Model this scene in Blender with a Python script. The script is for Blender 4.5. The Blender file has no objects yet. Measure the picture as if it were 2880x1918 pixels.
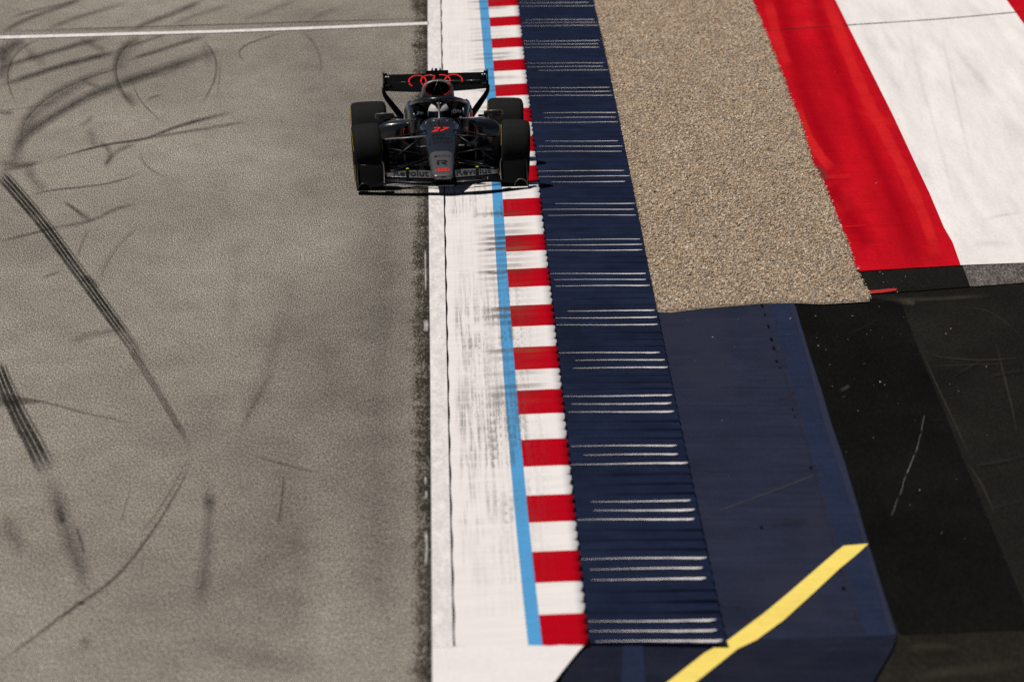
import bpy, bmesh, math, random
import numpy as np
from mathutils import Vector, Matrix
from mathutils.geometry import tessellate_polygon
random.seed(7); rng = np.random.default_rng(11)
R = math.radians
S = bpy.context.scene
C = S.collection

# ------------------------------------------------------------------ camera
F_PX, HORIZON, CAM = 36000.0, -2180.0, Vector((0.0, -139.0, 10.44))
PITCH = math.atan((959.0 - HORIZON) / F_PX)
YAW = math.atan(242.0 / F_PX)                     # camera looks a little to the right of the kerb direction
cam = bpy.data.cameras.new('camera'); camo = bpy.data.objects.new('camera', cam); C.objects.link(camo)
cam.sensor_width = 36.0; cam.lens = F_PX / 2880.0 * 36.0
cam.clip_start = 1.0; cam.clip_end = 2000.0
camo.location = CAM
camo.rotation_euler = (R(90) - PITCH, 0, -YAW)
cam.dof.use_dof = True; cam.dof.focus_distance = 134.0; cam.dof.aperture_fstop = 4.8
S.camera = camo

# ------------------------------------------------------------------ sky, sun, exposure
TO_SUN = Vector((-0.36, 0.0, 0.93)).normalized()
W = bpy.data.worlds.new('World'); S.world = W; W.use_nodes = True
wn = W.node_tree
sky = wn.nodes.new('ShaderNodeTexSky'); sky.sky_type = 'NISHITA'; sky.sun_disc = False
sky.sun_elevation = math.asin(TO_SUN.z); sky.sun_rotation = math.atan2(TO_SUN.x, TO_SUN.y)
sky.air_density = 0.5; sky.dust_density = 0.05; sky.altitude = 700
bg = wn.nodes['Background']; bg.inputs['Strength'].default_value = 0.05
wn.links.new(sky.outputs[0], bg.inputs[0])
sun = bpy.data.lights.new('sun', 'SUN'); suno = bpy.data.objects.new('sun', sun); C.objects.link(suno)
sun.energy = 5.0; sun.angle = R(0.5); sun.color = (1.0, 0.955, 0.90)
suno.rotation_euler = TO_SUN.to_track_quat('Z', 'Y').to_euler(); suno.location = (-30, 10, 60)
S.view_settings.view_transform = 'Standard'; S.view_settings.look = 'None'
S.view_settings.exposure = -0.50; S.view_settings.gamma = 1.0
S.render.engine = 'CYCLES'
S.cycles.use_denoising = False
S.cycles.max_bounces = 6; S.cycles.transparent_max_bounces = 24
S.cycles.sample_clamp_indirect = 4.0

# ------------------------------------------------------------------ survey helper: a point of the plan, read off the photograph, as a world point at height z
_fw = Vector((math.sin(YAW) * math.cos(PITCH), math.cos(YAW) * math.cos(PITCH), -math.sin(PITCH)))
_rt = Vector((math.cos(YAW), -math.sin(YAW), 0)); _up = _rt.cross(_fw)
def P(px, py, z=0.0):
    d = _fw + _rt * ((px - 1440) / F_PX) - _up * ((py - 959) / F_PX)
    return CAM + d * ((z - CAM.z) / d.z)

# ------------------------------------------------------------------ materials
def new_mat(name):
    m = bpy.data.materials.new(name); m.use_nodes = True
    return m, m.node_tree.nodes, m.node_tree.links, m.node_tree.nodes['Principled BSDF']
def rgba(c): return (c[0], c[1], c[2], 1.0)
def noise(n, l, scale, detail=2.0, rough=0.55, stretch=(1, 1, 1), offset=(0, 0, 0), dist=0.0):
    tc = n.new('ShaderNodeTexCoord'); mp = n.new('ShaderNodeMapping')
    mp.inputs['Scale'].default_value = stretch; mp.inputs['Location'].default_value = offset
    nz = n.new('ShaderNodeTexNoise'); nz.inputs['Scale'].default_value = scale
    nz.inputs['Detail'].default_value = detail; nz.inputs['Roughness'].default_value = rough
    nz.inputs['Distortion'].default_value = dist
    l.new(tc.outputs['Object'], mp.inputs[0]); l.new(mp.outputs[0], nz.inputs['Vector'])
    return nz.outputs['Fac']
def ramp(n, l, src, stops, mode='LINEAR'):
    r = n.new('ShaderNodeValToRGB'); r.color_ramp.interpolation = mode
    e = r.color_ramp.elements
    while len(e) < len(stops): e.new(0.5)
    for el, (p, c) in zip(e, stops):
        el.position = p; el.color = rgba(c) if not isinstance(c, (int, float)) else (c, c, c, 1)
    l.new(src, r.inputs[0]); return r.outputs[0]
def maprange(n, l, src, a, b, c=0.0, d=1.0):
    m = n.new('ShaderNodeMapRange'); m.interpolation_type = 'SMOOTHSTEP'
    for i, v in zip((1, 2, 3, 4), (a, b, c, d)): m.inputs[i].default_value = v
    l.new(src, m.inputs[0]); return m.outputs[0]
def mth(n, l, op, a, b=None):
    m = n.new('ShaderNodeMath'); m.operation = op
    for i, v in enumerate((a, b)):
        if v is None: continue
        if isinstance(v, (int, float)): m.inputs[i].default_value = v
        else: l.new(v, m.inputs[i])
    return m.outputs[0]
def mix(n, l, fac, a, b, mode='MIX'):
    m = n.new('ShaderNodeMix'); m.data_type = 'RGBA'; m.blend_type = mode
    for i, v in ((0, fac), (6, a), (7, b)):
        if isinstance(v, (int, float)): m.inputs[i].default_value = v
        elif isinstance(v, tuple): m.inputs[i].default_value = rgba(v)
        else: l.new(v, m.inputs[i])
    return m.outputs[2]
def coord(n, l, axis):
    tc = n.new('ShaderNodeTexCoord'); s = n.new('ShaderNodeSeparateXYZ'); l.new(tc.outputs['Object'], s.inputs[0])
    return s.outputs[axis]
STR = (1.0, 0.10, 1.0)                            # grain drawn out lengthways; on asphalt its tone stands in for stones shading each other

def asphalt_mat(name, lo, mid, hi, big=0.35, grain=40, blot=(0.8, 1.12), gp_=(0.35, 0.65)):
    m, n, l, b = new_mat(name)
    g = noise(n, l, grain, 5, 0.78, STR)
    col = ramp(n, l, g, [(gp_[0], lo), (0.5, mid), (gp_[1], hi)])
    v = ramp(n, l, noise(n, l, big, 4, 0.6, (1, 0.25, 1)), [(0.3, blot[0]), (0.7, blot[1])])
    col = mix(n, l, 1.0, col, v, 'MULTIPLY')
    v2 = ramp(n, l, noise(n, l, 3.2, 3, 0.6, (1, 0.16, 1), (3, 1, 0)), [(0.3, 0.9), (0.7, 1.08)])
    col = mix(n, l, 1.0, col, v2, 'MULTIPLY')
    l.new(col, b.inputs['Base Color'])
    b.inputs['Roughness'].default_value = 1.0; b.inputs['Specular IOR Level'].default_value = 0.0
    return m
def paint_mat(name, c, var=0.12, rough=0.95, spec=0.01, streak=(3.0, 1.0), grit=0.08, tint=None, roller=0.0):
    m, n, l, b = new_mat(name)
    a = noise(n, l, streak[0], 4, 0.6, (1, streak[1] * 0.1, 1))
    k = ramp(n, l, a, [(0.3, 1 - var), (0.7, 1 + var * 0.6)])
    col = mix(n, l, 1.0, c, k, 'MULTIPLY')
    k2 = ramp(n, l, noise(n, l, 38, 2, 0.6, STR), [(0.3, 1 - grit), (0.7, 1 + grit)])
    col = mix(n, l, 1.0, col, k2, 'MULTIPLY')
    if roller:
        q = noise(n, l, 5.0, 5, 0.7, (0.16, 0.9, 1), (3, 6, 0)); col = mix(n, l, 1.0, col, ramp(n, l, q, [(0.32, 1 - roller), (0.68, 1 + roller)]), 'MULTIPLY')
        q = noise(n, l, 1.1, 4, 0.65, (1, 0.22, 1), (8, 1, 0)); col = mix(n, l, 1.0, col, ramp(n, l, q, [(0.3, 1 - roller), (0.7, 1 + roller * 0.8)]), 'MULTIPLY')
    if tint:
        f = maprange(n, l, noise(n, l, 0.9, 4, 0.65, (1, 0.12, 1), (9, 4, 0)), 0.5, 0.72)
        col = mix(n, l, f, col, tint)
    l.new(col, b.inputs['Base Color'])
    b.inputs['Roughness'].default_value = rough; b.inputs['Specular IOR Level'].default_value = spec
    return m
def kerb_mat(name, c, dirt=1.0):
    """painted concrete: rubber streaks along the kerb, brown smears that gather in the hollows between the ridges"""
    m, n, l, b = new_mat(name)
    at = n.new('ShaderNodeAttribute'); at.attribute_name = 'kerb'          # x: across 0-1, y: ridge phase 0-1
    s = n.new('ShaderNodeSeparateXYZ'); l.new(at.outputs['Vector'], s.inputs[0])
    col = mix(n, l, 1.0, c, ramp(n, l, noise(n, l, 2.6, 4, 0.6, (0.6, 1.3, 1)), [(0.3, 0.93), (0.7, 1.03)]), 'MULTIPLY')
    am = n.new('ShaderNodeAttribute'); am.attribute_name = 'wear'           # x: smear on this ridge, y: rubber on this block
    w = n.new('ShaderNodeSeparateXYZ'); l.new(am.outputs['Vector'], w.inputs[0])
    hollow = maprange(n, l, mth(n, l, 'ABSOLUTE', mth(n, l, 'SUBTRACT', s.outputs[1], 0.42)), 0.40, 0.16)
    wob = mth(n, l, 'ADD', s.outputs[0], mth(n, l, 'MULTIPLY', mth(n, l, 'SUBTRACT', noise(n, l, 1.3, 3, 0.6, (0.3, 1.5, 1), (1, 8, 0)), 0.5), 0.28))
    band = mth(n, l, 'MULTIPLY', maprange(n, l, wob, 0.24, 0.46), maprange(n, l, wob, 0.98, 0.66))
    sm = maprange(n, l, noise(n, l, 9.0, 4, 0.7, (0.9, 0.3, 1)), 0.34, 0.54, 0.45, 1.0)
    f = mth(n, l, 'MULTIPLY', mth(n, l, 'MULTIPLY', hollow, band), mth(n, l, 'MULTIPLY', w.outputs[0], sm))
    tone_ = ramp(n, l, noise(n, l, 1.9, 2, 0.5, (0.5, 0.6, 1), (4, 4, 0)), [(0.35, (0.16, 0.09, 0.045)), (0.5, (0.06, 0.036, 0.024)), (0.65, (0.025, 0.02, 0.016))])
    col = mix(n, l, mth(n, l, 'MULTIPLY', mth(n, l, 'MINIMUM', mth(n, l, 'MULTIPLY', f, 1.0), 1.0), 0.93 * dirt), col, tone_)
    st = maprange(n, l, noise(n, l, 34, 4, 0.75, (1, 0.005, 1), (0, 0, 3)), 0.42, 0.62)
    b2 = mth(n, l, 'MULTIPLY', maprange(n, l, s.outputs[0], 0.03, 0.10), maprange(n, l, s.outputs[0], 0.9, 0.5))
    gap = maprange(n, l, mth(n, l, 'ABSOLUTE', mth(n, l, 'SUBTRACT', s.outputs[1], 0.62)), 0.01, 0.10, 0.35, 1.0)
    lum = maprange(n, l, noise(n, l, 2.2, 3, 0.6, (1.3, 0.12, 1), (7, 2, 0)), 0.30, 0.52)
    f2 = mth(n, l, 'MULTIPLY', mth(n, l, 'MULTIPLY', st, w.outputs[1]), mth(n, l, 'MULTIPLY', mth(n, l, 'MULTIPLY', b2, gap), lum))
    col = mix(n, l, mth(n, l, 'MULTIPLY', f2, 0.68 * dirt), col, (0.07, 0.062, 0.055))
    l.new(col, b.inputs['Base Color'])
    b.inputs['Roughness'].default_value = 0.9; b.inputs['Specular IOR Level'].default_value = 0.02
    return m
def plain(name, c, rough=0.5, metal=0.0, spec=0.5, var=0.0, coat=0.0):
    m, n, l, b = new_mat(name)
    b.inputs['Base Color'].default_value = rgba(c)
    if var:
        k = ramp(n, l, noise(n, l, 14, 3, 0.6), [(0.3, 1 - var), (0.7, 1 + var)])
        l.new(mix(n, l, 1.0, c, k, 'MULTIPLY'), b.inputs['Base Color'])
    b.inputs['Roughness'].default_value = rough; b.inputs['Metallic'].default_value = metal
    b.inputs['Specular IOR Level'].default_value = spec; b.inputs['Coat Weight'].default_value = coat
    return m
def mark_mat(name, stops, color=(0.03, 0.028, 0.027), grit=(0.36, 0.56)):
    """rubber laid on the surface: opacity = strength along the mark x profile across it x grain"""
    m, n, l, b = new_mat(name)
    uv = n.new('ShaderNodeUVMap'); s = n.new('ShaderNodeSeparateXYZ'); l.new(uv.outputs[0], s.inputs[0])
    prof = ramp(n, l, s.outputs[1], stops)
    g = maprange(n, l, noise(n, l, 40, 3, 0.62, STR), grit[0], grit[1], 1.0, 0.6)
    g2 = maprange(n, l, noise(n, l, 3.0, 3, 0.6, (1, 0.2, 1), (5, 2, 1)), 0.3, 0.65, 0.7, 1.0)
    f = mth(n, l, 'MULTIPLY', mth(n, l, 'MULTIPLY', prof, s.outputs[0]), mth(n, l, 'MULTIPLY', g, g2))
    tr = n.new('ShaderNodeBsdfTransparent'); mx = n.new('ShaderNodeMixShader')
    b.inputs['Base Color'].default_value = rgba(color); b.inputs['Roughness'].default_value = 0.9
    b.inputs['Specular IOR Level'].default_value = 0.0
    out = n['Material Output']
    l.new(f, mx.inputs[0]); l.new(tr.outputs[0], mx.inputs[1]); l.new(b.outputs[0], mx.inputs[2]); l.new(mx.outputs[0], out.inputs[0])
    return m

M = {}
M['track'] = asphalt_mat('track_asphalt', (0.045, 0.040, 0.033), (0.222, 0.197, 0.165), (0.62, 0.56, 0.48), 0.30, 88, (0.74, 1.16), (0.39, 0.61))
M['runoff'] = asphalt_mat('runoff_asphalt', (0.0085, 0.0083, 0.0072), (0.0132, 0.0129, 0.0112), (0.020, 0.0193, 0.0168), 0.8, 60, (0.8, 1.2))
M['runoff_brown'] = asphalt_mat('worn_asphalt', (0.012, 0.0105, 0.008), (0.018, 0.0158, 0.0125), (0.026, 0.023, 0.019), 0.9, 50, (0.75, 1.3))
M['black_patch'] = asphalt_mat('new_asphalt', (0.0045, 0.0046, 0.0044), (0.0070, 0.0069, 0.0064), (0.0105, 0.0100, 0.0094), 0.8, 60, (0.75, 1.25))
M['grey_patch'] = asphalt_mat('coarse_asphalt', (0.02, 0.018, 0.016), (0.1, 0.088, 0.08), (0.3, 0.26, 0.24), 0.6, 55)
M['line_white'] = paint_mat('worn_white_line', (0.74, 0.70, 0.675), 0.16, grit=0.12, streak=(9, 1.0))
M['band_white'] = paint_mat('white_runoff_paint', (0.82, 0.775, 0.745), 0.13, grit=0.05, streak=(4.0, 0.35))
M['ramp_white'] = paint_mat('white_ramp_paint', (0.80, 0.755, 0.73), 0.05, grit=0.03, streak=(1.2, 8.0))
M['band_red'] = paint_mat('red_runoff_paint', (0.50, 0.0045, 0.012), 0.20, grit=0.08, roller=0.10, streak=(2.4, 0.25), tint=(0.64, 0.014, 0.020))
M['red_spill'] = plain('red_overspray', (0.42, 0.03, 0.03), 0.9, spec=0.05, var=0.3)
M['navy'] = paint_mat('navy_paint', (0.0215, 0.0250, 0.0462), 0.15, grit=0.09, roller=0.16, streak=(1.6, 6.0), tint=(0.0265, 0.0280, 0.0460))
M['navy_strip'] = paint_mat('fresh_navy_paint', (0.0190, 0.0255, 0.0540), 0.10, grit=0.09, roller=0.07, streak=(2, 2))
M['navy_edge'] = paint_mat('pale_navy_paint', (0.0260, 0.0305, 0.0560), 0.1, grit=0.06, streak=(3, 2))
M['navy_dark'] = paint_mat('dark_navy_paint', (0.0145, 0.0170, 0.030), 0.25, grit=0.09, roller=0.16, streak=(1.8, 4.0), tint=(0.017, 0.0175, 0.024))
M['apron'] = paint_mat('apron_navy_paint', (0.0125, 0.0178, 0.0405), 0.24, grit=0.07, roller=0.16, streak=(3.0, 5.0), tint=(0.0085, 0.0115, 0.0235))
M['ridge_white'] = paint_mat('ridge_white_paint', (0.80, 0.755, 0.74), 0.15, streak=(14, 10))
M['yellow'] = paint_mat('yellow_paint', (0.90, 0.69, 0.155), 0.06, grit=0.04, roller=0.05, streak=(2, 3))
M['kerb_white'] = kerb_mat('kerb_white_paint', (0.80, 0.755, 0.725))
M['kerb_red'] = kerb_mat('kerb_red_paint', (0.43, 0.001, 0.0085), 0.7)
M['kerb_blue'] = kerb_mat('kerb_blue_paint', (0.085, 0.33, 0.62), 0.9)
M['joint'] = plain('dark_joint', (0.01, 0.008, 0.007), 0.95, spec=0.02)
M['slot'] = plain('drain_slot_dark', (0.003, 0.0035, 0.006), 0.9, spec=0.02)
M['gravel_bed'] = asphalt_mat('gravel_bed_soil', (0.13, 0.108, 0.08), (0.27, 0.225, 0.17), (0.40, 0.34, 0.26), 0.6, 50)
m, n, l, b = new_mat('gravel_stone'); at = n.new('ShaderNodeAttribute'); at.attribute_name = 'tone'
l.new(at.outputs['Color'], b.inputs['Base Color']); b.inputs['Roughness'].default_value = 0.85; b.inputs['Specular IOR Level'].default_value = 0.15
M['stone'] = m
M['mark_soft'] = mark_mat('soft_rubber_mark', [(0, 0), (0.3, 0.55), (0.5, 1), (0.7, 0.55), (1, 0)])
M['mark_flat'] = mark_mat('even_rubber_mark', [(0, 0), (0.12, 0.8), (0.5, 1), (0.88, 0.8), (1, 0)])
M['mark_edge'] = mark_mat('one_sided_rubber_mark', [(0, 0), (0.06, 1), (0.2, 0.55), (0.6, 0.3), (1, 0)])
M['mark_lines'] = mark_mat('ribbed_rubber_mark', [(0, 0), (0.04, 0.5), (0.12, 0.5), (0.15, 0.05), (0.2, 0.1), (0.23, 1), (0.40, 1), (0.43, 0.15), (0.47, 0.1),
                                                    (0.5, 1), (0.64, 1), (0.67, 0.15), (0.71, 0.15), (0.74, 0.95), (0.88, 0.85), (1, 0)], (0.016, 0.017, 0.016), (0.36, 0.75))
M['mark_dirt'] = mark_mat('dirt_along_edge', [(0, 0), (0.35, 0.45), (0.62, 0.85), (0.8, 1), (0.97, 1), (1, 0.8)], (0.03, 0.025, 0.02), (0.46, 0.53))
m, n, l, b = new_mat('gritty_dirt'); uv = n.new('ShaderNodeUVMap'); s_ = n.new('ShaderNodeSeparateXYZ'); l.new(uv.outputs[0], s_.inputs[0])
pr_ = ramp(n, l, mth(n, l, 'SUBTRACT', 1.0, s_.outputs[1]), [(0, 0), (0.2, 0.24), (0.45, 0.50), (0.8, 0.54), (0.88, 0.60), (1, 0.66)])
gz = mth(n, l, 'ADD', mth(n, l, 'MULTIPLY', noise(n, l, 60, 4, 0.75, STR, (2, 2, 0)), 1.0), mth(n, l, 'MULTIPLY', noise(n, l, 2.6, 4, 0.7, (1, 0.25, 1)), 0.5))
f_ = maprange(n, l, mth(n, l, 'ADD', mth(n, l, 'MULTIPLY', pr_, 0.5), gz), 0.86, 1.14, 0.0, 0.86)
tr = n.new('ShaderNodeBsdfTransparent'); mx = n.new('ShaderNodeMixShader'); b.inputs['Base Color'].default_value = (0.034, 0.029, 0.023, 1); b.inputs['Roughness'].default_value = 1; b.inputs['Specular IOR Level'].default_value = 0
l.new(f_, mx.inputs[0]); l.new(tr.outputs[0], mx.inputs[1]); l.new(b.outputs[0], mx.inputs[2]); l.new(mx.outputs[0], n['Material Output'].inputs[0]); M['dirt'] = m
M['scratch'] = mark_mat('pale_scratch', [(0, 0), (0.5, 1), (1, 0)], (0.32, 0.31, 0.28), (0.2, 0.9))
M['scuff'] = mark_mat('pale_scuff', [(0, 0), (0.5, 1), (1, 0)], (0.12, 0.10, 0.075), (0.3, 0.9))

# ------------------------------------------------------------------ mesh helpers
def link(name, me, mats, parent=None, smooth=False):
    o = bpy.data.objects.new(name, me); C.objects.link(o)
    for m in (mats if isinstance(mats, (list, tuple)) else [mats]): me.materials.append(m)
    if smooth:
        for p in me.polygons: p.use_smooth = True
    if parent: o.parent = parent
    return o
def mesh(name, v, f, mats, parent=None, smooth=False, idx=None):
    me = bpy.data.meshes.new(name); me.from_pydata([tuple(p) for p in v], [], f); me.update()
    o = link(name, me, mats, parent, smooth)
    if idx is not None:
        for p, i in zip(me.polygons, idx): p.material_index = i
    return o
def structure(o, label, cat):
    o['kind'] = 'structure'; o['label'] = label; o['category'] = cat; return o
def sheet(name, pts, z, mat, parent=None, px=True, skirt=0.0):
    v = [P(x, y, z) if px else Vector((x, y, z)) for x, y in pts]
    tris = tessellate_polygon([[Vector((p.x * 8, p.y, 0)) for p in v]])
    f = []
    for t in tris:
        a, b_, c = (v[i] for i in t)
        f.append(tuple(t) if (b_ - a).cross(c - a).z > 0 else tuple(t)[::-1])
    return mesh(name, v, f, mat, parent)
def catmull(pts, step):
    pts = [Vector(p) for p in pts]; out = []
    q = [pts[0] * 2 - pts[1]] + pts + [pts[-1] * 2 - pts[-2]]
    for i in range(1, len(q) - 2):
        k = max(2, int((q[i + 1] - q[i]).length / step))
        for j in range(k):
            t = j / k; a, b_, c, d = q[i - 1], q[i], q[i + 1], q[i + 2]
            out.append(0.5 * ((2 * b_) + (c - a) * t + (2 * a - 5 * b_ + 4 * c - d) * t * t + (3 * b_ - a - 3 * c + d) * t ** 3))
    out.append(pts[-1]); return out
_zr = [0.0010]
def ribbon(name, pts, width, mat, parent, strength=1.0, fade=(0.12, 0.12), wobble=0.0, z=None):
    """a mark on the ground along pts; width may be (start, end)"""
    if z is None: _zr[0] += 0.00005; z = _zr[0]
    w0, w1 = width if isinstance(width, tuple) else (width, width)
    c = catmull([(x, y) for x, y in pts], 14); k = len(c); v = []; uv = []
    for i, p in enumerate(c):
        t = (c[min(i + 1, k - 1)] - c[max(i - 1, 0)]).normalized(); nn = Vector((-t.y, t.x)); u = i / (k - 1)
        w = (w0 + (w1 - w0) * u) * 0.5 * (1 + wobble * math.sin(i * 1.3 + p.x))
        a = strength * min(1, u / fade[0] if fade[0] else 1) * min(1, (1 - u) / fade[1] if fade[1] else 1)
        for s_, q in ((-1, 0), (0, 0.5), (1, 1)):
            r = p + nn * w * s_; v.append(P(r.x, r.y, z)); uv.append((a, q))
    f = []
    for i in range(k - 1):
        for j in range(2):
            f.append((i * 3 + j, i * 3 + j + 1, i * 3 + j + 4, i * 3 + j + 3))
    o = mesh(name, v, f, mat, parent); me = o.data; ul = me.uv_layers.new(name='UVMap')
    for lp in me.loops: ul.data[lp.index].uv = uv[lp.vertex_index]
    return o

# plan lines of the kerb (photograph readings -> world X as a function of Y)
def edge(pts, z=0.0):
    w = [P(x, y, z) for x, y in pts]; ys = np.array([p.y for p in w]); xs = np.array([p.x for p in w]); o = np.argsort(ys)
    co = np.polyfit(ys, xs, 3) if len(pts) > 4 else np.polyfit(ys, xs, 2)
    return lambda Y: float(np.polyval(co, Y))
L0 = edge([(1203, 0), (1204, 300), (1205, 550), (1209, 900), (1211, 1180), (1214, 1500), (1215, 1820)])
L1 = edge([(1240, 0), (1243, 180), (1250, 550), (1255, 880), (1262, 1180), (1270, 1500), (1277, 1822)])
L2 = edge([(1347, 0), (1365, 230), (1386, 541), (1403, 866), (1426, 1180), (1452, 1480), (1485, 1801)], 0.033)
L3 = edge([(1372, 0), (1390, 230), (1414, 541), (1436, 866), (1458, 1180), (1489, 1480), (1525, 1801)], 0.039)
L4 = edge([(1455, 0), (1479, 230), (1517, 541), (1552, 866), (1586, 1180), (1618, 1500), (1652, 1801)], 0.055)
L5 = edge([(1665, 0), (1680, 64), (1705, 153), (1721, 268), (1749, 400), (1773, 500), (1796, 615), (1822, 768), (1845, 879), (1899, 1180), (1949, 1372), (1985, 1539), (2028, 1780)], 0.02)

# ------------------------------------------------------------------ ground, track
ground = structure(sheet('ground', [(-500, -400), (500, -400), (500, 700), (-500, 700)], -0.06, M['runoff'], px=False), 'dark ground under and beyond the circuit', 'ground')
YT, YB = 75.0, -75.0
trk = [(-120, YB), (-120, YT)] + [(L0(y) + 0.02, y) for y in np.linspace(YT, YB, 40)]
track = structure(sheet('track', trk, 0.0, M['track'], px=False), 'sunlit grey-brown asphalt race track with curved tyre marks', 'track')

Y_END = P(1400, 1812).y
ln = [(L0(y), y) for y in np.linspace(YT, Y_END, 50)] + [(L1(y) - 0.007, y) for y in np.linspace(Y_END, YT, 50)]
ln = [(x, y if y > Y_END + .01 else y - .25) for x, y in ln]
sheet('edge_line', ln, 0.0085, M['line_white'], track, px=False)
jt = [(L1(y) - 0.02, y) for y in np.linspace(YT, Y_END, 50)] + [(L1(y) + 0.03, y) for y in np.linspace(Y_END, YT, 50)]
sheet('joint', jt, 0.002, M['joint'], track, px=False)
sheet('cross_line', [(-30, 102.5), (300, 93.5), (640, 84.5), (960, 72.5), (1206, 62), (1206, 70), (960, 80), (640, 92), (300, 101.5), (-30, 111)], 0.0085, M['line_white'], track)
smear_mat = mark_mat('thin_white_paint', [(0, 0), (0.3, 0.9), (0.7, 1), (1, 0)], (0.6, 0.57, 0.55), (0.38, 0.62))
for pts, w in (([(1196, 898), (1199, 915), (1197, 934)], 16), ([(1196, 1338), (1197, 1350), (1196, 1364)], 7), ([(1198, 1378), (1199, 1390), (1197, 1404)], 7), ([(1198, 1490), (1200, 1540), (1197, 1592)], 9), ([(1196, 700), (1197, 780), (1197, 820)], 6)):
    ribbon('paint_smear', pts, w, smear_mat, track, 0.95, (0.15, 0.15), z=0.0088)
r1 = lambda pts: [(x / 2.45, y / 2.45) for x, y in pts]
r2 = lambda pts: [(x / 2.45, 640 + y / 2.45) for x, y in pts]
r3 = lambda pts: [(x / 2.45, 1278 + y / 2.45) for x, y in pts]
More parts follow.
